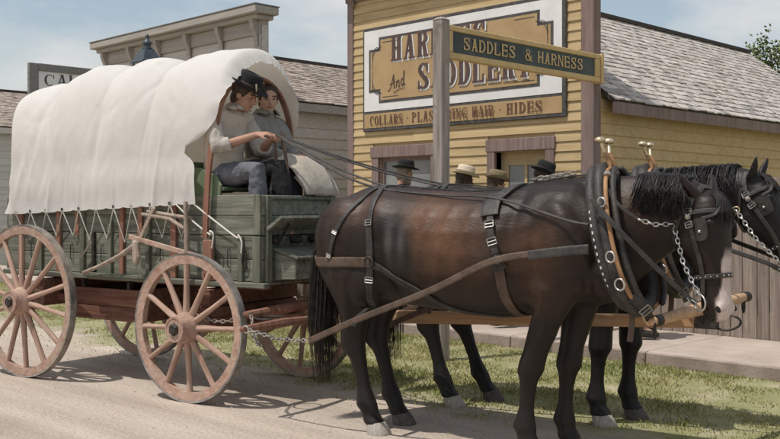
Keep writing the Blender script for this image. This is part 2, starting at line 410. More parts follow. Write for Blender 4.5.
def chain_mb(pts, link_len=0.035, r=0.0045, wid=0.011):
    """oval links, each turned a quarter against the last"""
    pts = [Vector(p) for p in pts]
    segs = [(pts[i + 1] - pts[i]).length for i in range(len(pts) - 1)]; tot = sum(segs)
    n = max(2, int(tot / link_len)); mb = MB()
    def at(d):
        for i, L in enumerate(segs):
            if d <= L or i == len(segs) - 1: return pts[i].lerp(pts[i + 1], min(1, d / max(L, 1e-6))), (pts[i + 1] - pts[i]).normalized()
            d -= L
    for k in range(n):
        c, t = at((k + 0.5) * tot / n)
        a = t.cross(Vector((0.1, 0.2, 1))).normalized(); b = t.cross(a)
        if k % 2: a, b = b, a
        hl = link_len * 0.66
        loop = [c + t * hl * math.cos(2 * math.pi * j / 10) + a * wid * math.sin(2 * math.pi * j / 10) for j in range(10)]
        mb.tube(loop, r, 5, False, True)
    return mb
def ring_mb(c, r, tr, axis, n=20):
    axis = Vector(axis).normalized(); a = axis.cross(Vector((0.3, 0.1, 1))).normalized(); b = axis.cross(a); c = Vector(c)
    return MB().tube([c + a * r * math.cos(2 * math.pi * j / n) + b * r * math.sin(2 * math.pi * j / n) for j in range(n)], tr, 6, False, True)

def smooth01(a, b, x):
    t = min(1, max(0, (x - a) / (b - a))); return t * t * (3 - 2 * t)

def struct(o):
    o['kind'] = 'structure'; return o

# ------------------------------------------------------------------ lettering: slab-serif glyphs drawn stroke by stroke
def glyph(ch, W=0.62, T=0.19, t=0.085, sh=0.075, so=0.06):
    q = []
    def rc(x0, x1, y0, y1): q.append([(x0, y0), (x1, y0), (x1, y1), (x0, y1)])
    def ring(cx, cy, rx, ry, tx, ty, a0, a1, n=14):
        for i in range(n):
            a, b = R(a0 + (a1 - a0) * i / n), R(a0 + (a1 - a0) * (i + 1) / n)
            q.append([(cx + rx * math.cos(a), cy + ry * math.sin(a)), (cx + rx * math.cos(b), cy + ry * math.sin(b)),
                      (cx + (rx - tx) * math.cos(b), cy + (ry - ty) * math.sin(b)), (cx + (rx - tx) * math.cos(a), cy + (ry - ty) * math.sin(a))])
    def stem(x, serif=3, w=T):
        rc(x, x + w, 0, 1)
        if serif & 1: rc(x - so, x + w + so, 0, sh)
        if serif & 2: rc(x - so, x + w + so, 1 - sh, 1)
    def dia(x0, y0, x1, y1, w): q.append([(x0, y0), (x0 + w, y0), (x1 + w, y1), (x1, y1)])
    L = so
    if ch == 'H': stem(L); stem(W - so - T); rc(L + T, W - so - T, 0.5 - t / 2, 0.5 + t / 2)
    elif ch == 'A':
        dia(0.06, 0, W / 2 - t / 2, 1, t); dia(W - 0.06 - T, 0, W / 2 - T / 2 + 0.01, 1, T); rc(0.17, W - 0.2, 0.28, 0.28 + t)
        rc(-0.01, 0.06 + t + so, 0, sh); rc(W - T - 0.06 - so, W + 0.01, 0, sh); rc(W / 2 - 0.12, W / 2 + 0.1, 1 - sh, 1)
    elif ch in 'RP':
        stem(L); ring(L + T, 0.74, W - L - T - 0.03, 0.26, T * 0.9, t, -90, 90)
        if ch == 'R': dia(W - T - 0.02, 0, L + T + 0.03, 0.5, T); rc(W - T - 0.06, W + 0.03, 0, sh)
    elif ch == 'N':
        stem(L, 3, t); stem(W - so - t, 2, t); q.append([(L, 1), (L + T * 0.9, 1), (W - so, 0), (W - so - T * 0.9, 0)])
    elif ch == 'E':
        stem(L); rc(L + T, W - 0.03, 1 - sh, 1); rc(L + T, W - 0.01, 0, sh); rc(L + T, W - 0.14, 0.5 - t / 2, 0.5 + t / 2)
        rc(W - 0.03 - t, W - 0.03, 0.76, 1 - sh); rc(W - 0.01 - t, W - 0.01, sh, 0.26); rc(W - 0.14, W - 0.14 + t, 0.38, 0.62)
    elif ch == 'F': stem(L); rc(L + T, W, 1 - sh, 1); rc(L + T, W - 0.14, 0.46, 0.46 + t)
    elif ch == 'L': stem(L); rc(L + T, W - 0.02, 0, sh); rc(W - 0.02 - t, W - 0.02, sh, 0.3)
    elif ch == 'T': stem(W / 2 - T / 2); rc(0, W, 1 - sh, 1); rc(0, t, 0.72, 1 - sh); rc(W - t, W, 0.72, 1 - sh)
    elif ch == 'I': W = T + 2 * so; stem(L)
    elif ch == 'D': stem(L); ring(L + T, 0.5, W - L - T, 0.5, T, sh, -90, 90, 18)
    elif ch == 'O': ring(W / 2, 0.5, W / 2, 0.5, T, sh, 0, 360, 26)
    elif ch == 'C': ring(W / 2, 0.5, W / 2, 0.5, T, sh, 55, 305, 20); rc(W - t - 0.04, W - 0.04, 0.66, 0.98)
    elif ch == 'G': ring(W / 2, 0.5, W / 2, 0.5, T, sh, 55, 312, 20); rc(W - t - 0.04, W - 0.04, 0.68, 0.98); rc(W - T - 0.02, W - 0.02, 0.0, 0.44); rc(W / 2 + 0.02, W + 0.03, 0.44 - sh, 0.44)
    elif ch == 'S':
        ring(W / 2, 0.745, W / 2 - 0.02, 0.255, T * 0.9, sh, 40, 235, 14); ring(W / 2, 0.265, W / 2, 0.265, T * 0.95, sh, -140, 60, 14)
        q.append([(0.07, 0.66), (0.27, 0.70), (W - 0.03, 0.34), (W - 0.24, 0.30)])
        rc(W - t - 0.05, W - 0.05, 0.66, 1); rc(0.02, 0.02 + t, 0, 0.34)
    elif ch == 'Y':
        dia(W / 2 - T / 2, 0.42, 0.06, 1, T); dia(W / 2 + 0.01, 0.45, W - 0.06 - t, 1, t); rc(W / 2 - T / 2, W / 2 + T / 2, 0, 0.46)
        rc(W / 2 - T / 2 - so, W / 2 + T / 2 + so, 0, sh); rc(0, 0.06 + T + 0.05, 1 - sh, 1); rc(W - 0.22, W, 1 - sh, 1)
    elif ch == 'W':
        W = W * 1.35
        dia(W * 0.27 - 0.06, 0, 0.05, 1, T); dia(W * 0.27, 0, W * 0.5 - 0.04, 1, t); dia(W * 0.7, 0, W * 0.5 - 0.06, 1, T); dia(W * 0.74, 0, W - 0.1, 1, t)
        rc(0, 0.3, 1 - sh, 1); rc(W - 0.22, W, 1 - sh, 1)
    elif ch == '.': W = 0.30; q.append([(0.07, 0.5), (0.15, 0.42), (0.23, 0.5), (0.15, 0.58)])
    elif ch == '&':
        ring(0.29, 0.77, 0.19, 0.23, 0.09, 0.08, 0, 360, 18); ring(0.26, 0.29, 0.26, 0.29, 0.12, 0.09, 40, 330, 18)
        q.append([(0.12, 0.64), (0.24, 0.68), (W + 0.06, 0.0), (W - 0.12, 0.0)]); dia(0.44, 0.17, W - 0.08, 0.5, t)
    elif ch == ' ': W = 0.34
    return q, W

def lettering(name, text, mat, parent, org, ex, ez, height, length, en, arch=0.0, gap=0.13, lift=0.004, **kw):
    """flat painted letters: org = start of the baseline, ex along it, ez up, en out of the board"""
    org, ex, ez, en = Vector(org), Vector(ex), Vector(ez), Vector(en)
    gl = [glyph(c, **kw) for c in text]
    tot = sum(g[1] for g in gl) + gap * (len(gl) - 1)
    kx = length / tot; x = 0.0; k = 0
    for q, w in gl:
        mb = MB()
        dy = -arch * ((x + w / 2) / tot * 2 - 1) ** 2
        for poly in q:
            off = en * (lift + 0.00012 * k); k += 1
            p = [org + ex * ((a + x) * kx) + ez * (b * height + dy) + off for a, b in poly]
            mb.add(p, [(0, 1, 2, 3)])
        x += w + gap
        if mb.v:
            me = bpy.data.meshes.new(name); me.from_pydata(mb.v, [], mb.f); link(name, me, mat, parent)
# ================================================================== ground
FY = 9.243           # plane of the shop fronts (y), street runs along x
WALK0 = 7.79         # front edge of the raised walk
GR0 = 5.02           # where the verge gives way to the dirt road

def ground_mat():
    m = bpy.data.materials.new('ground'); m.use_nodes = True
    t = m.node_tree; b = t.nodes['Principled BSDF']; b.inputs['Roughness'].default_value = 0.95; b.inputs['Specular IOR Level'].default_value = 0.15
    tc = t.nodes.new('ShaderNodeTexCoord')
    def nz(s, st=(1, 1, 1), d=8, r=0.65):
        mp = t.nodes.new('ShaderNodeMapping'); mp.inputs['Scale'].default_value = st
        n = t.nodes.new('ShaderNodeTexNoise'); n.inputs['Scale'].default_value = s; n.inputs['Detail'].default_value = d; n.inputs['Roughness'].default_value = r
        t.links.new(tc.outputs['Object'], mp.inputs['Vector']); t.links.new(mp.outputs['Vector'], n.inputs['Vector']); return n.outputs['Fac']
    def ramp(f, stops):
        r = t.nodes.new('ShaderNodeValToRGB'); e = r.color_ramp.elements
        e[0].position, e[0].color = stops[0][0], (*stops[0][1], 1); e[1].position, e[1].color = stops[-1][0], (*stops[-1][1], 1)
        for p, c in stops[1:-1]:
            x = e.new(p); x.color = (*c, 1)
        t.links.new(f, r.inputs['Fac']); return r.outputs['Color']
    def mth(op, a, c, cl=False):
        x = t.nodes.new('ShaderNodeMath'); x.operation = op; x.use_clamp = cl
        for i, v in enumerate((a, c)):
            if isinstance(v, (int, float)): x.inputs[i].default_value = v
            else: t.links.new(v, x.inputs[i])
        return x.outputs[0]
    dirt = ramp(nz(1.3, (0.45, 1.6, 1)), [(0.3, (0.41, 0.347, 0.29)), (0.5, (0.475, 0.408, 0.345)), (0.7, (0.54, 0.472, 0.405))])
    fine = ramp(nz(45, (1, 1, 1), 4), [(0.3, (0.72, 0.70, 0.68)), (0.7, (1.15, 1.15, 1.15))])
    mx = t.nodes.new('ShaderNodeMixRGB'); mx.blend_type = 'MULTIPLY'; mx.inputs[0].default_value = 1
    t.links.new(dirt, mx.inputs[1]); t.links.new(fine, mx.inputs[2])
    rut = ramp(nz(1.0, (0.05, 3.2, 1), 4, 0.5), [(0.36, (0.84, 0.83, 0.82)), (0.5, (1.0, 1.0, 1.0)), (0.64, (1.07, 1.06, 1.05))])
    mr_ = t.nodes.new('ShaderNodeMixRGB'); mr_.blend_type = 'MULTIPLY'; mr_.inputs[0].default_value = 1
    t.links.new(mx.outputs['Color'], mr_.inputs[1]); t.links.new(rut, mr_.inputs[2]); mx = mr_
    soil = ramp(nz(3.0), [(0.3, (0.215, 0.22, 0.10)), (0.5, (0.275, 0.265, 0.14)), (0.70, (0.42, 0.37, 0.26))])
    sx = t.nodes.new('ShaderNodeSeparateXYZ'); t.links.new(tc.outputs['Object'], sx.inputs[0])
    yy = mth('ADD', sx.outputs['Y'], mth('MULTIPLY', mth('SUBTRACT', nz(0.9), 0.5), 2.0))
    yy = mth('ADD', yy, mth('MULTIPLY', mth('SUBTRACT', nz(6), 0.5), 0.8))
    f = mth('MULTIPLY', mth('SUBTRACT', yy, GR0 + 0.02), 2.6, True)
    m2 = t.nodes.new('ShaderNodeMixRGB'); t.links.new(f, m2.inputs[0]); t.links.new(mx.outputs['Color'], m2.inputs[1]); t.links.new(soil, m2.inputs[2])
    t.links.new(m2.outputs['Color'], b.inputs['Base Color'])
    bp = t.nodes.new('ShaderNodeBump'); bp.inputs['Strength'].default_value = 0.55; bp.inputs['Distance'].default_value = 0.03
    h = mth('ADD', mth('MULTIPLY', nz(14), 0.6), mth('MULTIPLY', nz(70, (1, 1, 1), 3), 0.35))
    h = mth('ADD', h, mth('MULTIPLY', nz(1.0, (0.05, 3.2, 1), 4, 0.5), 1.6)); h = mth('ADD', h, mth('MULTIPLY', nz(5.0, (0.7, 1, 1), 3), 0.8))
    t.links.new(h, bp.inputs['Height']); t.links.new(bp.outputs['Normal'], b.inputs['Normal'])
    MATS['ground'] = m
ground_mat()
mb = MB()
mb.add([(-900, -900, 0), (900, -900, 0), (900, 900, 0), (-900, 900, 0)], [(0, 1, 2, 3)])
struct(mb.build('ground', 'ground'))

# raised concrete walk: slabs with open joints, kerb face in front
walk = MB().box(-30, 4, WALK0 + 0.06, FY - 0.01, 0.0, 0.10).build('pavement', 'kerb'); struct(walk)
x = -30.0
while x < 3.9:
    L = 1.5 + random.uniform(-0.02, 0.02)
    s = bev(MB().box(x + 0.006, min(x + L, 4) - 0.006, WALK0 + 0.005, FY - 0.015, 0.06, 0.12 + random.uniform(-0.003, 0.003)).build('slab', 'concrete', walk), 0.008)
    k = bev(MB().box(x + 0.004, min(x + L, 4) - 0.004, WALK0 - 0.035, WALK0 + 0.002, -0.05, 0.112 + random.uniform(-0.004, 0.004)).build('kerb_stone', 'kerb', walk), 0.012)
    x += L

# grass blades on the verge (nobody could count them)
def grass():
    n = 340000
    # denser where the camera is near
    xs = rng.uniform(-20, 2.2, n); ys = rng.uniform(GR0 - 0.5, WALK0 - 0.03, n)
    keep = np.zeros(n, bool); hgt = np.zeros(n); dry = np.zeros(n)
    for i in range(n):
        p = Vector((xs[i] * 0.8, ys[i] * 0.8, 0)); a = noise.noise(p) ; c = noise.noise(Vector((xs[i] * 3.1, ys[i] * 3.1, 5)))
        e = (ys[i] - GR0 - 0.1) / 1.2 + 0.6 * a + 0.55 * c
        far = max(0.0, (-xs[i] - 7) / 12)
        dens = min(1, max(0, e)) * (0.60 + 0.5 * a + 0.75 * c)
        keep[i] = rng.random() < dens * (1 - 0.6 * far) + 0.02
        hgt[i] = 0.009 + 0.018 * max(0, 0.5 + c * 0.7 + a * .4) * rng.random() + 0.012 * rng.random()
        if rng.random() < 0.02: hgt[i] *= 2.0
        dry[i] = 0.5 + 0.8 * noise.noise(Vector((xs[i] * 1.7, ys[i] * 1.7, 9))) + rng.normal(0, 0.25)
    # a taller ragged fringe along the kerb
    xs, ys, hgt, dry = xs[keep], ys[keep], hgt[keep], dry[keep]
    k = len(xs)
    ang = rng.uniform(0, 2 * np.pi, k); lean = rng.uniform(0.1, 1.1, k) * hgt; la = rng.uniform(0, 2 * np.pi, k)
    w = rng.uniform(0.0022, 0.0045, k)
    v = np.zeros((k, 4, 3)); dx, dy = np.cos(ang) * w, np.sin(ang) * w
    v[:, 0] = np.stack([xs - dx, ys - dy, np.zeros(k)], 1); v[:, 1] = np.stack([xs + dx, ys + dy, np.zeros(k)], 1)
    mx, my = xs + np.cos(la) * lean * 0.35, ys + np.sin(la) * lean * 0.35
    v[:, 2] = np.stack([mx + dx * 0.8, my + dy * 0.8, hgt * 0.6], 1)
    v[:, 3] = np.stack([xs + np.cos(la) * lean, ys + np.sin(la) * lean, hgt], 1)
    me = bpy.data.meshes.new('grass_verge')
    me.vertices.add(k * 4); me.vertices.foreach_set('co', v.reshape(-1))
    me.loops.add(k * 6); base = np.arange(k)[:, None] * 4
    me.loops.foreach_set('vertex_index', (base + np.array([0, 1, 2, 0, 2, 3])).reshape(-1).astype(np.int32))
    me.polygons.add(k * 2); me.polygons.foreach_set('loop_start', np.arange(0, k * 6, 3, dtype=np.int32))
    me.update(calc_edges=True)
    at = me.color_attributes.new('shade', 'FLOAT_COLOR', 'POINT')
    d = np.clip(dry, 0, 1)[:, None]
    c = (1 - d) * np.array([0.85, 1.0, 0.7]) + d * np.array([1.45, 1.28, 1.25])
    c = np.repeat(np.concatenate([c, np.ones((k, 1))], 1)[:, None], 4, 1)
    at.data.foreach_set('color', c.reshape(-1).astype(np.float32))
    o = link('grass_verge', me, 'grass'); o['kind'] = 'stuff'; tag(o, 'short patchy green grass on the verge between dirt road and walk', 'grass')
grass()

# loose stones on the road
mb = MB()
for i in range(2600):
    x = random.uniform(-14, 0.5); y = random.uniform(0.8, 6.2)
    r = random.choice((0.004, 0.005, 0.006, 0.008, 0.012)) * random.uniform(0.7, 1.2)
    z = r * 0.3; a = random.uniform(0, 6)
    pts = [(x + r * math.cos(a + k * 1.257) * random.uniform(0.7, 1.2), y + r * math.sin(a + k * 1.257) * random.uniform(0.7, 1.2), z * 0.2) for k in range(5)]
    mb.add(pts + [(x, y, z + r * 0.5)], [(k, (k + 1) % 5, 5) for k in range(5)])
o = mb.build('gravel', 'pebble'); o['kind'] = 'stuff'; tag(o, 'small loose stones scattered over the dirt road', 'gravel')

# ================================================================== buildings
def clap(name, L, h, mat, parent, loc, rz=0.0, th=0.024):
    """one lap board, wedge section, local x along its length"""
    v = []
    for xx in (0, L): v += [(xx, 0, -0.012), (xx, -th, -0.012), (xx, -0.007, h), (xx, 0, h)]
    me = bpy.data.meshes.new(name); me.from_pydata(v, [], [(0, 1, 2, 3), (7, 6, 5, 4), (0, 4, 5, 1), (1, 5, 6, 2), (2, 6, 7, 3), (3, 7, 4, 0)])
    o = link(name, me, mat, parent); o.location = loc; o.rotation_euler = (random.uniform(-0.006, 0.006), 0, rz); return o

def shingles(name, org, ex, es, en, LX, LS, mat, parent, course=0.125):
    """split shingles in courses up a slope: ex along the eave, es up the slope, en normal"""
    org, ex, es, en = Vector(org), Vector(ex), Vector(es), Vector(en)
    V, F, C = [], [], []
    nrow = int(LS / course) + 1
    for r in range(nrow):
        s0 = r * course; x = -random.uniform(0, 0.1)
        while x < LX:
            w = random.uniform(0.07, 0.17); a, b = max(0, x), min(LX, x + w - 0.004); x += w
            if b - a < 0.015: continue
            d = random.uniform(-0.016, 0.012); th = random.uniform(0.010, 0.020); cu = random.uniform(-0.006, 0.008)
            ln = min(course * 1.25, LS - s0 + 0.02)
            p = [org + ex * a + es * (s0 + d) + en * 0.002, org + ex * b + es * (s0 + d) + en * 0.002,
                 org + ex * b + es * (s0 + d) + en * (th + max(0, cu)), org + ex * a + es * (s0 + d) + en * (th - min(0, cu)),
                 org + ex * a + es * (s0 + ln) + en * 0.004, org + ex * b + es * (s0 + ln) + en * 0.004]
            n = len(V); V += p; F += [(n, n + 1, n + 2, n + 3), (n + 3, n + 2, n + 5, n + 4), (n, n + 3, n + 4), (n + 1, n + 5, n + 2)]
            g = random.choice((0.66, 0.84, 0.94, 1.0, 1.0, 1.03, 1.06, 1.10)) * random.uniform(0.94, 1.06)
            C += [(g, g * random.uniform(0.97, 1.0), g * random.uniform(0.94, 1.0), 1)] * 6
    me = bpy.data.meshes.new(name); me.from_pydata([tuple(p) for p in V], [], F)
    at = me.color_attributes.new('shade', 'FLOAT_COLOR', 'POINT'); at.data.foreach_set('color', np.array(C, np.float32).reshape(-1))
    o = link(name, me, mat, parent); o['kind'] = 'stuff'; return o

def front_boards(b, x0, x1, z0, z1, exp, mat, holes=(), y=FY):
    z = z0
    while z < z1 - 0.02:
        h = min(exp, z1 - z); spans = [(x0, x1)]
        for hx0, hx1, hz0, hz1 in holes:
            if z + h > hz0 + 0.01 and z < hz1 - 0.01:
                spans = [q for a, c in spans for q in ((a, min(c, hx0)), (max(a, hx1), c)) if q[1] - q[0] > 0.02]
        for a, c in spans:
            if c - a > 1.6:
                j = a + (c - a) * random.uniform(0.2, 0.8); clap('clapboard', j - a - 0.002, h + 0.004, mat, b, (a, y, z)); clap('clapboard', c - j - 0.002, h + 0.004, mat, b, (j + 0.002, y - random.uniform(0, 0.003), z))
            else: clap('clapboard', c - a, h + 0.004, mat, b, (a, y, z))
        z += exp
def side_boards(b, x, y0, y1, z0, z1, exp, mat):
    z = z0
    while z < z1 - 0.02:
        h = min(exp, z1 - z); j = y0
        while j < y1 - 0.05:
            k = min(y1, j + random.uniform(1.8, 3.6)); clap('clapboard', k - j - 0.003, h + 0.004, mat, b, (x + random.uniform(0, 0.003), j, z), R(90)); j = k
        z += exp

def gable(b, x0, x1, y0, y1, ze, zr, over, shmat, fascia):
    """gable roof with its ridge along y"""
    xc = (x0 + x1) / 2; half = (x1 - x0) / 2
    k = (zr - ze) / half
    th = 0.05
    mb = MB()
    for s in (-1, 1):
        xe = xc + s * (half + over); zz = ze - k * over
        mb.add([(xc, y0, zr), (xe, y0, zz), (xe, y1, zz), (xc, y1, zr), (xc, y0, zr - th), (xe, y0, zz - th), (xe, y1, zz - th), (xc, y1, zr - th)],
               [(0, 1, 2, 3), (7, 6, 5, 4), (0, 4, 5, 1), (1, 5, 6, 2), (2, 6, 7, 3)])
    rf = mb.build('roof', 'roof_deck', b)
    ls = math.hypot(half + over, (half + over) * k)
    for s in (-1, 1):
        es = Vector((-s * (half + over), 0, (half + over) * k)).normalized(); en = Vector((s * k, 0, 1)).normalized()
        shingles('shingles', (xc + s * (half + over + 0.02), y0, ze - k * over - 0.01), (0, 1, 0), es, en, y1 - y0 + 0.05, ls + 0.03, shmat, rf)
        f = MB().box(xc + s * (half + over) - 0.015, xc + s * (half + over) + 0.012, y0, y1, ze - k * over - 0.16, ze - k * over - 0.03).build('fascia', fascia, rf)
    MB().box(xc - 0.09, xc + 0.09, y0, y1 + 0.05, zr - 0.02, zr + 0.035).build('ridge_board', 'roof_deck', rf)
    return rf

# ---- the yellow harness shop
X0, X1 = -10.03, -6.072
shop = thing('yellow_shop', 'yellow clapboard harness shop with painted sign, brown trim and shingle roof', 'building', (0, 0, 0))
holes = [(X0 + 0.60, X0 + 1.55, 0.75, 2.06), (X0 + 2.60, X0 + 3.34, 0.12, 2.06)]
# wall: solid strips round the two openings, core behind
mb = MB()
zt = 4.75
def strip(x0, x1, z0, z1): mb.box(x0, x1, FY + 0.001, FY + 0.14, z0, z1)
strip(X0, X1, 2.06, zt); strip(X0, holes[0][0], 0, 2.06); strip(holes[0][1], holes[1][0], 0, 2.06); strip(holes[1][1], X1, 0, 2.06); strip(holes[0][0], holes[0][1], 0, 0.75)
mb.box(X0 + 0.01, X1 - 0.01, FY + 0.9, FY + 7.75, 0, 2.70)
mb.box(X0 + 0.01, X0 + 0.11, FY + 0.14, FY + 0.9, 0, 2.70); mb.box(X1 - 0.11, X1 - 0.01, FY + 0.14, FY + 0.9, 0, 2.70)
mb.build('wall', 'yellow_front', shop)
gm = MB(); xc = (X0 + X1) / 2
gm.add([(X0 + .02, FY + 7.7, 2.6), (X1 - .02, FY + 7.7, 2.6), (xc, FY + 7.7, 4.16), (X0 + .02, FY + 0.2, 2.6), (X1 - .02, FY + 0.2, 2.6), (xc, FY + 0.2, 4.16)], [(0, 1, 2), (5, 4, 3), (0, 3, 4, 1)])
gm.build('gable_wall', 'yellow_front', shop)
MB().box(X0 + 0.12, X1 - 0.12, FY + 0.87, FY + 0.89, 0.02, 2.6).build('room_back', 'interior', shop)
front_boards(shop, X0 + 0.1, X1 - 0.13, 0.14, 4.45, 0.112, 'yellow_front', [(a - 0.12, c + 0.12, d - 0.12, e + 0.13) for a, c, d, e in holes], FY - 0.002)
side_boards(shop, X1 + 0.002, FY + 0.10, FY + 7.8, 0.10, 2.62, 0.125, 'yellow_side')
for nm, a in (('corner_board', (X0 - 0.02, X0 + 0.10, FY - 0.035, FY + 0.0, 0.1, 4.5)), ('corner_board', (X1 - 0.135, X1 + 0.03, FY - 0.037, FY + 0.0, 0.1, 4.7)), ('corner_board', (X1 + 0.001, X1 + 0.034, FY + 0.0015, FY + 0.11, 0.1, 4.5)), ('corner_board', (X0 - 0.03, X0 - 0.001, FY + 0.0015, FY + 0.10, 0.1, 4.5))):
    bev(MB().box(*a).build(nm, 'mauve_trim', shop))
# false-front return and cornice
MB().box(X0, X0 + 0.03, FY + 0.14, FY + 0.17, 2.7, 4.6).build('front_return', 'mauve_trim', shop)
cn = MB()
cn.box(X0 - 0.16, X1 + 0.16, FY - 0.20, FY + 0.0, 4.42, 4.50); cn.box(X0 - 0.22, X1 + 0.22, FY - 0.28, FY + 0.16, 4.50, 4.62); cn.box(X0 - 0.04, X1 + 0.04, FY - 0.06, FY - 0.003, 4.22, 4.42)
co = bev(cn.build('cornice', 'mauve_trim_h', shop), 0.01)
for i in range(6):
    bx = X0 + 0.12 + i * (X1 - X0 - 0.24) / 5
    b = MB().loft([[(bx - 0.04, FY - 0.061, 4.16), (bx - 0.04, FY - 0.061, 4.42), (bx - 0.04, FY - 0.18, 4.42), (bx - 0.04, FY - 0.12, 4.26)], [(bx + 0.04, FY - 0.061, 4.16), (bx + 0.04, FY - 0.061, 4.42), (bx + 0.04, FY - 0.18, 4.42), (bx + 0.04, FY - 0.12, 4.26)]]).build('bracket', 'mauve_trim', co)
gable(shop, X0, X1, FY + 0.16, FY + 7.95, 2.72, 4.22, 0.16, 'shingle', 'mauve_trim')
# window
a, c, d, e = holes[0]
wi = bev(MB().box(a - 0.13, a, FY - 0.04, FY + 0.002, d - 0.12, e).box(c, c + 0.13, FY - 0.04, FY + 0.002, d - 0.12, e).box(a - 0.15, c + 0.15, FY - 0.05, FY + 0.002, e + 0.001, e + 0.15).box(a, c, FY - 0.06, FY + 0.002, d - 0.12, d).build('window', 'mauve_trim', shop))
MB().box(a, a + 0.05, FY + 0.03, FY + 0.08, d, e).box(c - 0.05, c, FY + 0.03, FY + 0.08, d, e).box(a + 0.05, c - 0.05, FY + 0.03, FY + 0.08, e - 0.05, e).box(a + 0.05, c - 0.05, FY + 0.03, FY + 0.08, d, d + 0.05).build('frame', 'mauve_trim', wi)
MB().box(a + 0.05, c - 0.05, FY + 0.052, FY + 0.058, d + 0.05, e - 0.05).build('pane', 'glass', wi)
# door in a deep reveal
a, c, d, e = holes[1]
do = bev(MB().box(a - 0.12, a, FY - 0.045, FY + 0.12, d, e).box(c, c + 0.12, FY - 0.045, FY + 0.12, d, e).box(a - 0.135, c + 0.135, FY - 0.05, FY + 0.12, e + 0.001, e + 0.15).build('door', 'mauve_trim', shop))
le = MB().box(a, a + 0.11, FY + 0.09, FY + 0.13, d, e).box(c - 0.11, c, FY + 0.09, FY + 0.13, d, e).box(a + 0.11, c - 0.11, FY + 0.09, FY + 0.13, e - 0.16, e).box(a + 0.11, c - 0.11, FY + 0.09, FY + 0.13, d, d + 0.7)
le.box((a + c) / 2 - 0.02, (a + c) / 2 + 0.02, FY + 0.09, FY + 0.13, d + 0.7, e - 0.16).build('leaf', 'yellow_front', do)
for xa, xb in ((a + 0.11, (a + c) / 2 - 0.02), ((a + c) / 2 + 0.02, c - 0.11)):
    MB().box(xa, xb, FY + 0.108, FY + 0.113, d + 0.7, e - 0.16).build('pane', 'glass', do)
kn = MB().ell((c - 0.06, FY + 0.06, 1.05), (0.03, 0.03, 0.03)).build('handle', 'brass', do, True)

# ---- painted sign on the front
sx0, sx1, sz0, sz1 = X0 + 0.3175, X0 + 3.637, 2.42, 3.82
sy = FY - 0.055
sign = thing('shop_sign', 'large tan sign reading harness and saddlery, collars, plastering hair, hides', 'sign', (0, 0, 0))
bev(MB().box(sx0, sx1, sy, FY - 0.026, sz0, sz1).build('board', 'sign_dark', sign), 0.008)
MB().box(sx0 + 0.035, sx1 - 0.05, sy - 0.004, sy - 0.0001, sz0 + 0.27, sz1 - 0.045).build('white_band', 'sign_white', sign)
MB().box(sx0 + 0.035, sx1 - 0.05, sy - 0.0042, sy - 0.0001, sz0 + 0.045, sz0 + 0.235).build('strip', 'sign_tan', sign)
def notched(x0, x1, z0, z1, k, y, name, mat):
    p = [(x0 + k, z0), (x1 - k, z0), (x1 - k, z0 + k * .8), (x1, z0 + k * .8), (x1, z1 - k * .8), (x1 - k, z1 - k * .8), (x1 - k, z1), (x0 + k, z1), (x0 + k, z1 - k * .8), (x0, z1 - k * .8), (x0, z0 + k * .8), (x0 + k, z0 + k * .8)]
    v = [(a, y, b) for a, b in p] + [(a, y + 0.003, b) for a, b in p]; n = 12
    f = [(0, 1, 2, 11), (11, 2, 3, 10), (10, 3, 4, 9), (9, 4, 5, 8), (8, 5, 6, 7)] + [(i, (i + 1) % n, n + (i + 1) % n, n + i) for i in range(n)]
    me = bpy.data.meshes.new(name); me.from_pydata(v, [], f); return link(name, me, mat, sign)
bx0, bx1, bz0, bz1 = sx0 + 0.13, sx1 - 0.165, sz0 + 0.37, sz1 - 0.15
notched(bx0, bx1, bz0, bz1, 0.19, sy - 0.008, 'border', 'sign_dark')
notched(bx0 + 0.035, bx1 - 0.035, bz0 + 0.035, bz1 - 0.035, 0.19, sy - 0.011, 'panel', 'sign_tan')
for cx, cz, fx, fz in ((bx0, bz0, 1, 1), (bx1, bz0, -1, 1), (bx0, bz1, 1, -1), (bx1, bz1, -1, -1)):
    m_ = MB()
    for k, (r0, r1) in enumerate(((0.17, 0.012), (0.10, 0.009))):
        pts = [Vector((cx + fx * (0.075 + r0 * (1 - math.cos(t))), sy - 0.0115, cz + fz * (0.25 + r0 - r0 * math.sin(t) - 0.12))) for t in [0.1 * j * math.pi / 2 * 1.0 for j in range(11)]]
        for i in range(10): m_.bar(pts[i], pts[i + 1], 0.003, r1)
    m_.bar((cx + fx * 0.075, sy - 0.0115, cz + fz * 0.19), (cx + fx * 0.075, sy - 0.0115, cz + fz * 0.42), 0.003, 0.01, (1, 0, 0))
    m_.bar((cx + fx * 0.26, sy - 0.0115, cz + fz * 0.075), (cx + fx * 0.55, sy - 0.0115, cz + fz * 0.075), 0.003, 0.01)
    m_.build('scroll', 'sign_dark', sign)
EX, EZ, EN = (1, 0, 0), (0, 0, 1), (0, -1, 0)
for txt, xx, zz, hh, ll in (('HARNESS', sx0 + 0.56, sz0 + 0.905, 0.335, 1.62), ('SADDLERY', sx0 + 1.05, sz0 + 0.49, 0.335, 1.80)):
    lettering('letter_shadow', txt, 'sign_white', sign, (xx + 0.022, sy - 0.0115, zz - 0.022), EX, EZ, hh, ll, EN, lift=0.001)
    lettering('letter', txt, 'sign_letter', sign, (xx, sy - 0.0115, zz), EX, EZ, hh, ll, EN, lift=0.010)
lettering('small_letter', 'COLLARS', 'strip_letter', sign, (sx0 + 0.15, sy - 0.0045, sz0 + 0.075), EX, EZ, 0.13, 0.62, EN, T=0.17)
lettering('small_letter', '.', 'strip_letter', sign, (sx0 + 0.83, sy - 0.0045, sz0 + 0.075), EX, EZ, 0.13, 0.05, EN)
lettering('small_letter', 'PLASTERING HAIR', 'strip_letter', sign, (sx0 + 0.93, sy - 0.0045, sz0 + 0.075), EX, EZ, 0.13, 1.37, EN, T=0.17)
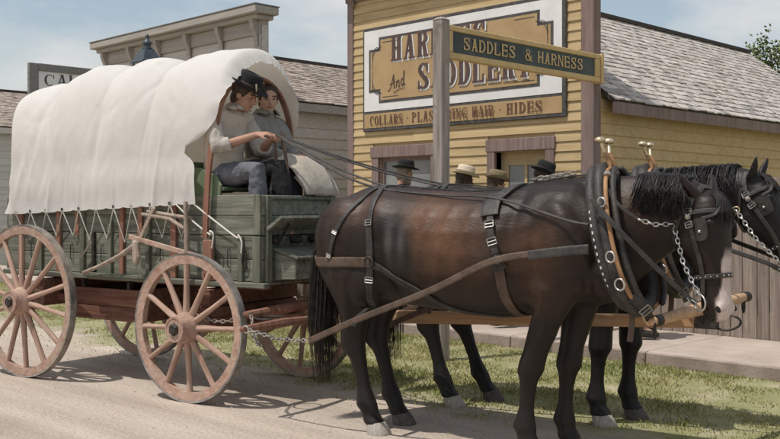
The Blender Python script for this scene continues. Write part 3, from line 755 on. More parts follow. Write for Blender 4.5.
lettering('small_letter', '.', 'strip_letter', sign, (sx0 + 2.36, sy - 0.0045, sz0 + 0.075), EX, EZ, 0.13, 0.05, EN)
lettering('small_letter', 'HIDES', 'strip_letter', sign, (sx0 + 2.48, sy - 0.0045, sz0 + 0.075), EX, EZ, 0.13, 0.52, EN, T=0.17)
# the script "And": pen strokes
am = MB()
def pen(pts, w, k):
    pp = catmull([Vector((sx0 + 0.50 + p[0] * 0.30, sy - 0.013 - 0.0006 * k, sz0 + 0.52 + p[1] * 0.30 + p[0] * 0.06)) for p in pts], 6)
    for i in range(len(pp) - 1): am.bar(pp[i], pp[i + 1] + (pp[i + 1] - pp[i]) * 0.2, 0.0008, w)
pen([(-0.05, 0.02), (0.10, 0.0), (0.24, 0.30), (0.34, 0.62)], 0.012, 1); pen([(0.34, 0.62), (0.36, 0.3), (0.40, 0.0)], 0.020, 2); pen([(0.12, 0.26), (0.28, 0.24), (0.44, 0.30)], 0.010, 3)
pen([(0.52, 0.0), (0.54, 0.28)], 0.016, 4); pen([(0.54, 0.2), (0.64, 0.3), (0.68, 0.22), (0.68, 0.0), (0.74, 0.03)], 0.013, 5)
pen([(0.96, 0.26), (0.86, 0.30), (0.80, 0.14), (0.86, 0.0), (0.96, 0.08)], 0.013, 6); pen([(1.00, 0.62), (0.97, 0.3), (0.97, 0.0), (1.04, 0.03)], 0.016, 7)
pen([(0.35, -0.18), (0.7, -0.12), (1.02, -0.14)], 0.008, 8)
am.build('script_lettering', 'sign_letter', sign)

# ---- street sign on its post, across the walk
PX = -5.97
post = thing('sign_post', 'weathered square wooden post carrying the street sign in front of yellow shop', 'post', (PX - 0.01, 6.64, 0))
bev(MB().box(-0.058, 0.058, -0.058, 0.058, -0.05, 3.10).build('post', 'post_wood', post), 0.008)
MB().loft([[(-0.06, -0.06, 3.10), (0.06, -0.06, 3.10), (0.06, 0.06, 3.10), (-0.06, 0.06, 3.10)], [(-0.03, -0.03, 3.125), (0.03, -0.03, 3.125), (0.03, 0.03, 3.125), (-0.03, 0.03, 3.125)]]).build('post_top', 'post_wood', post)
ss = thing('street_sign', 'long dark green board with gold frame and gold letters saddles and harness', 'sign', (PX, 6.70, 0))
LS = 2.49
MB().box(-0.018, 0.018, 0.04, LS - 0.04, 2.79, 3.04).build('board', 'street_sign_green', ss)
for nm, bb in (('rail', (-0.03, 0.034, 0.0, LS, 3.012, 3.062)), ('rail', (-0.03, 0.034, 0.0, LS, 2.757, 2.815)), ('stile', (-0.028, 0.032, 0.001, 0.06, 2.8155, 3.0115)), ('stile', (-0.028, 0.032, LS - 0.10, LS - 0.001, 2.8155, 3.0115)), ('end_cap', (-0.045, 0.05, LS + 0.0005, LS + 0.045, 2.75, 3.07))):
    bev(MB().box(*bb).build(nm, 'street_sign_gold', ss), 0.006)
lettering('letter', 'SADDLES', 'street_sign_gold', ss, (0.019, 0.21, 2.858), (0, 1, 0), EZ, 0.118, 0.76, (1, 0, 0), T=0.15, t=0.11, so=0.02, sh=0.10)
lettering('letter', '&', 'street_sign_gold', ss, (0.019, 1.145, 2.858), (0, 1, 0), EZ, 0.118, 0.11, (1, 0, 0))
lettering('letter', 'HARNESS', 'street_sign_gold', ss, (0.019, 1.36, 2.858), (0, 1, 0), EZ, 0.118, 0.78, (1, 0, 0), T=0.15, t=0.11, so=0.02, sh=0.10)

# ---- board fence continuing the shop front to the right
fence = thing('board_fence', 'weathered grey brown vertical board fence behind the horses heads', 'fence', (X1 + 0.04, FY, 0))
x = 0.0
while x < 6.5:
    w = random.uniform(0.105, 0.15); tp = 1.70 + random.uniform(-0.015, 0.012)
    o = bev(MB().box(-w / 2 + 0.003, w / 2 - 0.003, -0.012, 0.012, 0, tp - 0.12).build('board', 'fence_wood', fence), 0.003)
    o.location = (x + w / 2, random.uniform(-0.006, 0.006), 0.115); o.rotation_euler = (0, random.uniform(-0.006, 0.006), random.uniform(-0.03, 0.03))
    x += w + random.uniform(0.0, 0.006)
for z in (0.42, 1.45): MB().box(0, 6.6, 0.025, 0.065, z, z + 0.09).build('rail', 'fence_wood', fence)
for px in (0.1, 2.0, 4.2, 6.4): MB().box(px - 0.05, px + 0.05, 0.066, 0.166, 0.1, 1.66).build('post', 'fence_wood', fence)
bev(MB().box(2.33, 2.40, -0.045, -0.02, 0.13, 1.70).build('batten', 'white_siding', fence), 0.004)

# ---- grey false-front building to the left
GX0, GX1 = -16.73, -12.05
gb = thing('grey_shop', 'pale grey false front shop with bracketed cornice behind the wagon cover', 'building', (0, 0, 0))
MB().box(GX0, GX1, FY + 0.002, FY + 0.15, 0, 4.30).box(GX0 + .01, GX1 - .01, FY + 0.15, FY + 7, 0, 3.14).build('wall', 'grey_paint', gb)
MB().add([(GX0 + .02, FY + 6.95, 3.1), (GX1 - .02, FY + 6.95, 3.1), ((GX0 + GX1) / 2, FY + 6.95, 4.1), (GX0 + .02, FY + 0.2, 3.1), (GX1 - .02, FY + 0.2, 3.1), ((GX0 + GX1) / 2, FY + .2, 4.1)], [(0, 1, 2), (5, 4, 3), (0, 3, 4, 1)]).build('gable_wall', 'grey_paint', gb)
front_boards(gb, GX0 + 0.12, GX1 - 0.12, 2.0, 4.05, 0.17, 'grey_paint')
side_boards(gb, GX1 + 0.002, FY + 0.10, FY + 7, 0.6, 3.08, 0.16, 'grey_paint_side')
for bb in ((GX0 - 0.01, GX0 + 0.12, FY - 0.032, FY + 0.0, 0, 4.2), (GX1 - 0.12, GX1 + 0.012, FY - 0.032, FY + 0.0, 0, 4.2), (GX1 + 0.002, GX1 + 0.034, FY + 0.003, FY + 0.13, 0, 4.2)):
    bev(MB().box(*bb).build('corner_board', 'grey_paint', gb))
cn = MB().box(GX0 - 0.12, GX1 + 0.12, FY - 0.17, FY + 0.16, 4.27, 4.34).box(GX0 - 0.20, GX1 + 0.20, FY - 0.26, FY + 0.2, 4.34, 4.46)
cn.box(GX0 - 0.02, GX1 + 0.02, FY - 0.05, FY + 0.0015, 4.05, 4.27)
co = bev(cn.build('cornice', 'grey_trim', gb), 0.012)
MB().box(GX0 - 0.21, GX1 + 0.21, FY - 0.27, FY + 0.21, 4.461, 4.475).build('cap_flashing', 'dark_grey_trim', co)
for i in range(6):
    bx = GX0 + 0.05 + i * (GX1 - GX0 - 0.1) / 5
    MB().loft([[(q, FY - 0.051, 3.86), (q, FY - 0.051, 4.268), (q, FY - 0.16, 4.268), (q, FY - 0.15, 4.18), (q, FY - 0.08, 4.02)] for q in (bx - 0.045, bx + 0.045)]).build('bracket', 'grey_trim', co)
gable(gb, GX0, GX1, FY + 0.16, FY + 7.1, 3.13, 4.15, 0.14, 'shingle_brown', 'grey_trim')

# ---- small white building at the far left with a shingle roof
wb = thing('white_house', 'white clapboard house with brown shingle roof at the far left edge', 'building', (0, 0, 0))
WX0, WX1 = -26.4, -21.83
MB().box(WX0, WX1, FY, FY + 7, 0, 3.28).build('wall', 'white_siding', wb)
MB().add([(WX0 + .02, FY + 6.95, 3.2), (WX1 - .02, FY + 6.95, 3.2), ((WX0 + WX1) / 2, FY + 6.95, 4.2), (WX0 + .02, FY + 0.05, 3.2), (WX1 - .02, FY + 0.05, 3.2), ((WX0 + WX1) / 2, FY + .05, 4.2)], [(0, 1, 2), (5, 4, 3), (0, 3, 4, 1)]).build('gable_wall', 'white_siding', wb)
side_boards(wb, WX1 + 0.002, FY + 0.02, FY + 7, 0.6, 3.2, 0.16, 'white_siding')
gable(wb, WX0, WX1, FY - 0.2, FY + 7.1, 3.28, 4.29, 0.16, 'shingle_brown', 'white_siding')

# ---- sign with dark frame between those two
cs = thing('wooden_signboard', 'white signboard with dark grey frame and arched black letters behind the wagon', 'sign', (-20.75, 9.56, 0))
bev(MB().box(-0.05, 0.05, 0.0, 0.22, 3.35, 4.56).build('stile', 'dark_grey_trim', cs), 0.01)
bev(MB().box(-0.05, 0.05, 2.9, 3.12, 3.35, 4.56).build('stile', 'dark_grey_trim', cs), 0.01)
bev(MB().box(-0.055, 0.055, 0.221, 2.899, 4.40, 4.565).build('rail', 'dark_grey_trim', cs), 0.01)
bev(MB().box(-0.055, 0.055, 0.221, 2.899, 3.35, 3.47).build('rail', 'dark_grey_trim', cs), 0.01)
MB().box(-0.02, 0.02, 0.2, 2.92, 3.40, 4.42).build('panel', 'sign_white', cs)
for yy in (0.02, 3.0): MB().box(-0.06, 0.06, yy, yy + 0.12, -0.05, 3.349).build('post', 'dark_grey_trim', cs)
lettering('letter', 'CALDWELL', 'sign_dark', cs, (0.021, 0.36, 4.13), (0, 1, 0), EZ, 0.25, 2.35, (1, 0, 0), arch=0.05, T=0.13, t=0.06, so=0.04, sh=0.055)

# ---- street lantern
lp = thing('street_lamp', 'blue grey metal street lantern on a post behind the wagon cover', 'street lamp', (-11.03, 6.65, 0))
MB().lathe([(0.10, 0), (0.10, 0.25), (0.06, 0.32), (0.045, 0.6), (0.04, 2.5), (0.06, 2.54), (0.05, 2.60), (0.03, 2.68), (0.07, 2.80), (0.08, 2.83)], 14).build('post', 'lamp_metal', lp, True)
def sq(r, z): return [(r, r, z), (-r, r, z), (-r, -r, z), (r, -r, z)]
MB().loft([sq(0.078, 2.84), sq(0.118, 3.24)]).build('lantern_glass', 'lamp_glass', lp)
fr = MB()
for a, b in ((1, 1), (-1, 1), (-1, -1), (1, -1)): fr.bar((0.080 * a, 0.080 * b, 2.84), (0.121 * a, 0.121 * b, 3.24), 0.014, 0.014)
fr.build('frame', 'lamp_metal', lp)
rfm = MB().loft([sq(0.152, 3.23), sq(0.152, 3.25), sq(0.13, 3.27), sq(0.066, 3.40), sq(0.055, 3.415)]); rfm.build('hood', 'lamp_metal', lp)
MB().lathe([(0.06, 3.415), (0.064, 3.425), (0.048, 3.435), (0.048, 3.47), (0.062, 3.48), (0.055, 3.50), (0.028, 3.535), (0.018, 3.55), (0.028, 3.57), (0.022, 3.59), (0.006, 3.61)], 14).build('finial', 'lamp_metal', lp, True)

# ================================================================== trees behind the roof
def tree(label, loc, H, rad, n_clump, seed):
    rs = random.Random(seed)
    t = thing('leafy_tree', label, 'tree', loc, 0, 'trees behind the yellow shop')
    tr = MB(); tips = []
    tr.tube([(0, 0, -0.1), (0.05, 0.02, H * 0.25), (-0.05, 0.05, H * 0.5), (0.05, 0, H * 0.75)], [0.2, 0.15, 0.11, 0.05], 8)
    for i in range(16):
        z0 = H * rs.uniform(0.3, 0.72); a = i * 2.4; L = rad * rs.uniform(0.6, 1.1)
        e = Vector((math.cos(a) * L, math.sin(a) * L, z0 + H * rs.uniform(0.12, 0.3)))
        mid = Vector((math.cos(a) * L * 0.5, math.sin(a) * L * 0.5, z0 + H * 0.06))
        tr.tube([(0, 0, z0), mid, e], [0.06, 0.04, 0.012], 6)
        for k in range(4):
            q = mid.lerp(e, rs.random()); q2 = q + Vector((rs.uniform(-1, 1), rs.uniform(-1, 1), rs.uniform(0, 0.9))) * rad * 0.35
            tr.tube([q, q2], [0.018, 0.006], 4); tips.append((q, q2))
    tr.build('trunk', 'bark', t, True)
    V, F, C = [], [], []
    for q, q2 in tips:
        for c in range(n_clump):
            cc = q.lerp(q2, rs.uniform(0.3, 1.15)) + Vector((rs.gauss(0, 1), rs.gauss(0, 1), rs.gauss(0, 1))) * 0.16
            g = rs.uniform(0.7, 1.35)
            for k in range(9):
                p = cc + Vector((rs.gauss(0, 1), rs.gauss(0, 1), rs.gauss(0, 1))) * 0.085
                d = Vector((rs.gauss(0, 1), rs.gauss(0, 1), rs.gauss(-0.3, 1))).normalized(); s = d.cross(Vector((rs.gauss(0, 1), rs.gauss(0, 1), 1))).normalized(); L = rs.uniform(0.08, 0.14)
                n = len(V); V += [p, p + d * L * 0.5 + s * L * 0.28, p + d * L, p + d * L * 0.5 - s * L * 0.28]; F.append((n, n + 1, n + 2, n + 3)); C += [(g, g, g * 0.9, 1)] * 4
    me = bpy.data.meshes.new('crown'); me.from_pydata([tuple(p) for p in V], [], F)
    at = me.color_attributes.new('shade', 'FLOAT_COLOR', 'POINT'); at.data.foreach_set('color', np.array(C, np.float32).reshape(-1))
    link('crown', me, 'leaf', t)
tree('sparse green tree rising over the back end of the yellow shop roof', (-12.55, 27.1, 0), 6.3, 1.2, 12, 3)
tree('low leafy tree partly hidden by the yellow shop roof at right edge', (-11.3, 26.8, 0), 5.5, 1.6, 12, 9)

# weed at the kerb
wd = thing('weed', 'small dry upright weed growing against the kerb', 'weed', (-2.98, WALK0 - 0.07, 0))
sm = MB(); 
for a, h in ((0.2, 0.2), (1.4, 0.13), (3.0, 0.16), (4.6, 0.10)):
    sm.tube([(0, 0, 0), (0.01 * math.cos(a), 0.01 * math.sin(a), h * 0.5), (0.035 * math.cos(a), 0.035 * math.sin(a), h)], [0.003, 0.0025, 0.001], 5)
sm.build('stem', 'bark', wd)
lf = MB()
for i in range(26):
    a = i * 2.4; z = 0.02 + 0.006 * i; p = Vector((0.01 * math.cos(a), 0.01 * math.sin(a), z)); d = Vector((math.cos(a), math.sin(a), 0.4)) * 0.04; s = Vector((-math.sin(a), math.cos(a), 0)) * 0.008
    lf.add([p, p + d * 0.5 + s, p + d, p + d * 0.5 - s], [(0, 1, 2, 3)])
fo = lf.build('foliage', 'bark', wd)
# ================================================================== covered wagon
RIG = (-6.1165, 4.589, 0.0); RZ = R(11)
wg = thing('covered_wagon', 'covered wagon with white canvas top, green plank box and red wheels', 'wagon', RIG, RZ)
def cpoint(c, r, a): return Vector((c[0] + r * math.cos(a), c[1], c[2] + r * math.sin(a)))

def wheel(cx, cy, r, ns, out_s):
    """rim is the part; tyre, hub, cap and every spoke are its pieces.  out_s: +1/-1 side the hub cap points to"""
    n = 56
    def ringband(r0, r1, w, off=0.0):
        m_ = MB(); rings = []
        for j in range(n):
            a = 2 * math.pi * j / n; c, s = math.cos(a), math.sin(a)
            rings.append([(r1 * c, -w / 2 + off, r1 * s), (r1 * c, w / 2 + off, r1 * s), (r0 * c, w / 2 * 0.86 + off, r0 * s), (r0 * c, -w / 2 * 0.86 + off, r0 * s)])
        return m_.loft(rings, False, True)
    rim = auto_smooth(ringband(r - 0.076, r - 0.0155, 0.054).build('wheel', 'wheel_wood', wg), 50)
    rim.location = (cx, cy, r)
    rim.rotation_euler = (0, random.uniform(0, 6.28), 0)
    auto_smooth(ringband(r - 0.016, r, 0.060).build('tyre', 'tyre_steel', rim), 50)
    rot = Matrix.Rotation(R(90) * out_s * 1.0, 4, 'X')     # lathe z -> out
    mtx = Matrix.Rotation(R(90 if out_s < 0 else -90), 4, 'X')
    L = 0.14
    hub = auto_smooth(MB().lathe([(0.06, -0.15), (0.08, -0.13), (0.09, -0.06), (0.112, -0.04), (0.116, 0.04), (0.106, 0.06), (0.094, 0.10), (0.088, L)], 20, mtx).build('hub', 'wheel_wood', rim), 40)
    auto_smooth(MB().lathe([(0.0905, 0.118), (0.094, 0.120), (0.0905, L + 0.006), (0.078, L + 0.006), (0.074, L + 0.002)], 20, mtx).build('hub_band', 'wheel_wood', rim), 40)
    auto_smooth(MB().lathe([(0.046, L - 0.03), (0.046, L + 0.012), (0.034, L + 0.024), (0.004, L + 0.024)], 6, mtx).build('axle_nut', 'dark_iron', rim), 30)
    sp = None
    for k in range(ns):
        if sp is None:
            rings = []
            for rr, hw, ht in ((0.09, 0.027, 0.030), (0.17, 0.024, 0.026), (r * 0.55, 0.019, 0.023), (r - 0.11, 0.020, 0.022), (r - 0.064, 0.023, 0.022)):
                yo = -out_s * 0.035 * (1 - rr / r) * -1 * 0.6
                rings.append([(math.cos(a) * hw * (1 if math.cos(a) > 0 else 1), yo + math.sin(a) * ht, rr) for a in [2 * math.pi * j / 8 for j in range(8)]])
            sp = auto_smooth(MB().loft(rings).build('spoke', 'spoke_wood', rim), 60); s = sp
        else:
            s = sp.copy(); COL.objects.link(s); s.parent = rim
        s.rotation_euler = (0, 2 * math.pi * k / ns, 0)
    return rim
FR, RR = 0.535, 0.628
for sy_ in (-1, 1):
    wheel(0.0, 0.65 * sy_, FR, 12, sy_); wheel(-1.9, 0.65 * sy_, RR, 14, sy_)

def W(name, mb, mat, b=0.005, parent=wg):
    o = mb.build(name, mat, parent)
    return bev(o, b) if b else o
# running gear
W('axle', MB().box(-0.055, 0.055, -0.56, 0.56, FR - 0.05, FR + 0.06), 'red_beam')
W('bolster', MB().box(-0.06, 0.06, -0.50, 0.50, FR + 0.14, 0.80), 'red_beam')
W('sand_board', MB().box(-0.075, 0.075, -0.47, 0.47, FR + 0.062, FR + 0.135), 'red_beam')
W('axle', MB().box(-1.955, -1.845, -0.56, 0.56, RR - 0.05, RR + 0.06), 'red_beam')
W('bolster', MB().box(-1.96, -1.84, -0.50, 0.50, RR + 0.062, 0.80), 'red_beam')
W('reach', MB().bar((-2.05, 0, RR - 0.02), (0.2, 0, FR + 0.02), 0.09, 0.07), 'red_beam')
for s in (-1, 1):
    W('hound', MB().bar((-1.95, 0.36 * s, RR + 0.02), (-0.95, 0.05 * s, 0.58), 0.07, 0.06), 'red_beam')
    W('hound', MB().bar((-0.42, 0.26 * s, 0.585), (0.62, 0.12 * s, 0.60), 0.07, 0.055), 'red_beam')
W('hound_cross', MB().box(-0.46, -0.38, -0.36, 0.36, 0.615, 0.67), 'red_beam')
for s in (-1, 1): W('floor_sill', MB().box(-2.45, 0.46, s * 0.30 - 0.04, s * 0.30 + 0.04, 0.802, 0.838), 'red_beam')
# slung tool tray between the axles, made of planks
for s in (-1, 1):
    W('tray_board', MB().box(-1.60, -0.85, s * 0.36 - 0.014, s * 0.36 + 0.014, 0.60, 0.74), 'red_beam')
    W('tray_board', MB().box(-1.60, -0.85, s * 0.36 - 0.015, s * 0.36 + 0.015, 0.485, 0.597), 'red_beam')
W('tray_floor', MB().box(-1.60, -0.85, -0.345, 0.345, 0.485, 0.51), 'red_beam')
for x_ in (-1.62, -0.85): W('tray_board', MB().box(x_, x_ + 0.02, -0.375, 0.375, 0.483, 0.745), 'red_beam')
for x_ in (-1.5, -0.95):
    for s in (-1, 1): W('tray_hanger', MB().box(x_ - 0.015, x_ + 0.015, s * 0.36 - 0.02, s * 0.36 + 0.02, 0.7455, 0.84), 'dark_iron', 0)
# box
HB = 0.42; XB0, XB1 = -2.45, 0.50
W('floor', MB().box(XB0, XB1, -HB, HB, 0.84, 0.862), 'wagon_green')
for s in (-1, 1):
    for z0, z1, th in ((0.866, 1.022, 0.022), (1.026, 1.190, 0.022), (1.198, 1.338, 0.020), (1.341, 1.487, 0.020)):
        y0 = s * HB; W('side_plank', MB().box(XB0, XB1 - (0.03), min(y0, y0 - s * th), max(y0, y0 - s * th), z0, z1), 'wagon_green', 0.004)
    W('sill_rail', MB().box(XB0 - 0.02, XB1 + 0.05, min(s * (HB + 0.045), s * (HB - 0.02)), max(s * (HB + 0.045), s * (HB - 0.02)), 0.822, 0.862), 'wagon_green', 0.006)
    yy = lambda a, b: (min(s * a, s * b), max(s * a, s * b))
    for x_, w_, mat, z1 in ((-2.25, 0.05, 'barn_red', 1.45), (-1.98, 0.045, 'green_post', 1.2), (-1.74, 0.05, 'barn_red', 1.42), (-1.44, 0.05, 'green_post', 1.44), (-1.30, 0.03, 'dark_iron', 1.2), (-1.10, 0.045, 'green_post', 1.30), (-0.96, 0.05, 'barn_red', 1.42), (-0.66, 0.045, 'green_post', 1.44), (-0.38, 0.06, 'barn_red', 1.44), (0.30, 0.045, 'green_post', 1.19)):
        W('stake', MB().box(x_ - w_ / 2, x_ + w_ / 2, *yy(HB + 0.0005, HB + 0.026), 0.8625, z1), mat, 0.004)
    W('corner_post', MB().box(XB1 - 0.075, XB1 - 0.005, *yy(HB + 0.0006, HB + 0.03), 0.863, 1.19), 'green_post', 0.004)
    W('corner_post', MB().box(XB1 - 0.07, XB1 - 0.007, *yy(HB + 0.0006, HB + 0.022), 1.20, 1.487), 'green_post', 0.004)
    W('stake_iron', MB().box(-0.055, 0.085, *yy(HB + 0.001, HB + 0.05), 0.865, 0.90).box(-0.03, 0.06, *yy(HB + 0.028, HB + 0.065), 0.90, 1.16), 'barn_red', 0.006)
    for x_ in (-2.1, -1.58, -1.20, -0.82, -0.52, 0.18, 0.36):
        ir = MB(); ir.tube([(x_, s * (HB + 0.001), 1.10), (x_, s * (HB + 0.02), 1.09), (x_, s * (HB + 0.022), 0.98), (x_, s * (HB + 0.004), 0.96)], 0.004, 6); ir.build('iron_staple', 'dark_iron', wg)
# ends of the box
for z0, z1 in ((0.866, 1.022), (1.026, 1.190), (1.198, 1.338), (1.341, 1.485)):
    W('front_board', MB().box(XB1 - 0.028, XB1 - 0.003, -HB + 0.0, HB - 0.0, z0, z1), 'wagon_green', 0.004)
    W('tail_board', MB().box(XB0 - 0.025, XB0 - 0.001, -HB + 0.0, HB - 0.0, z0, z1), 'wagon_green', 0.004)
for s in (-1, 1): W('front_cleat', MB().box(XB1 - 0.002, XB1 + 0.024, s * (HB - 0.05) - 0.025, s * (HB - 0.05) + 0.025, 0.863, 1.48), 'green_post', 0.004)
W('front_rail', MB().box(XB1 - 0.002, XB1 + 0.02, -HB + 0.08, HB - 0.08, 1.455, 1.475), 'wagon_green', 0.003)
# foot board hung across the front, tilted
fm = Matrix.Translation((XB1 + 0.02, 0, 1.235)) @ Matrix.Rotation(R(-33), 4, 'Y')
W('foot_board', MB().box(0.01, 0.175, -HB + 0.005, HB - 0.02, -0.014, 0.014, fm), 'wagon_green', 0.005)
for s in (-1, 1): W('foot_iron', MB().bar((XB1 + 0.025, s * 0.3, 1.13), (XB1 + 0.14, s * 0.3, 1.28), 0.02, 0.012), 'dark_iron', 0)
# jockey box with slanting lid
jx0, jx1, jy = XB1 + 0.0005, XB1 + 0.20, 0.30
W('jockey_box', MB().loft([[(jx0, y_, 0.875), (jx1, y_, 0.885), (jx1, y_, 1.03), (jx0, y_, 1.085)] for y_ in (-jy, jy)]), 'wagon_green', 0.006)
jm = Matrix.Translation((jx0, 0, 1.092)) @ Matrix.Rotation(R(15.5), 4, 'Y')
lid = W('jockey_box_lid', MB().box(0.012, 0.245, -jy - 0.025, jy + 0.025, 0.0, 0.022, jm), 'wagon_green', 0.005)
W('hasp', MB().box(jx1 + 0.0005, jx1 + 0.008, -0.02, 0.02, 0.95, 1.03), 'dark_iron', 0)
W('iron_strap', MB().box(jx1 + 0.0005, jx1 + 0.005, 0.17, 0.20, 0.89, 1.035), 'dark_iron', 0)
# seat
st = W('seat', MB().box(-0.22, 0.10, -HB + 0.02, HB - 0.02, 1.52, 1.548), 'seat_green')
W('seat_back', MB().box(-0.26, -0.235, -HB + 0.02, HB - 0.02, 1.52, 1.74), 'seat_green')
for s in (-1, 1):
    W('seat_side', MB().loft([[(-0.235, y_, 1.40), (0.06, y_, 1.40), (0.09, y_, 1.56), (0.04, y_, 1.63), (-0.12, y_, 1.69), (-0.235, y_, 1.70)] for y_ in (s * (HB - 0.024), s * (HB - 0.004))]), 'seat_green')
    W('seat_spring', MB().tube(catmull([(-0.2, s * 0.3, 1.40), (-0.06, s * 0.3, 1.45), (0.08, s * 0.3, 1.40), (-0.06, s * 0.3, 1.35), (-0.2, s * 0.3, 1.40)], 5), 0.012, 6), 'dark_iron', 0)
    W('seat_riser', MB().box(-0.3, 0.16, s * 0.3 - 0.025, s * 0.3 + 0.025, 1.30, 1.348), 'wagon_green')
W('seat_cross', MB().box(-0.1, -0.02, -HB + 0.022, HB - 0.022, 1.26, 1.298), 'wagon_green')
# bows
def bow(xb, xt, hw, zt, mat='barn_red'):
    pts = [(xb, -hw, 1.17), (xb + (xt - xb) * 0.3, -hw, 1.55), (xb + (xt - xb) * 0.6, -hw * 0.97, 1.80)]
    for k in range(1, 12):
        a = math.pi * k / 12; cc_ = math.cos(a); pts.append((xt, -hw * 0.93 * math.copysign(abs(cc_) ** 0.9, cc_), 1.86 + (zt - 1.86) * math.sin(a) ** 0.9))
    pts += [(xb + (xt - xb) * 0.6, hw * 0.97, 1.80), (xb + (xt - xb) * 0.3, hw, 1.55), (xb, hw, 1.17)]
    pp = catmull(pts, 3); mb = MB(); rings = []
    for i, p in enumerate(pp):
        t = (pp[min(i + 1, len(pp) - 1)] - pp[max(i - 1, 0)]).normalized(); n_ = t.cross(Vector((1, 0, 0))).normalized(); ex = Vector((1, 0, 0))
        rings.append([p + ex * a * 0.024 + n_ * b * 0.009 for a, b in ((-1, -1), (1, -1), (1, 1), (-1, 1))])
    mb.loft(rings); return W('bow', mb, mat, 0)
bow(-0.02, 0.05, HB + 0.045, 2.40)
for xb in (-0.75, -1.5, -2.25): bow(xb, xb + (0.02 if xb > -2 else -0.12), HB + 0.014, 2.36)

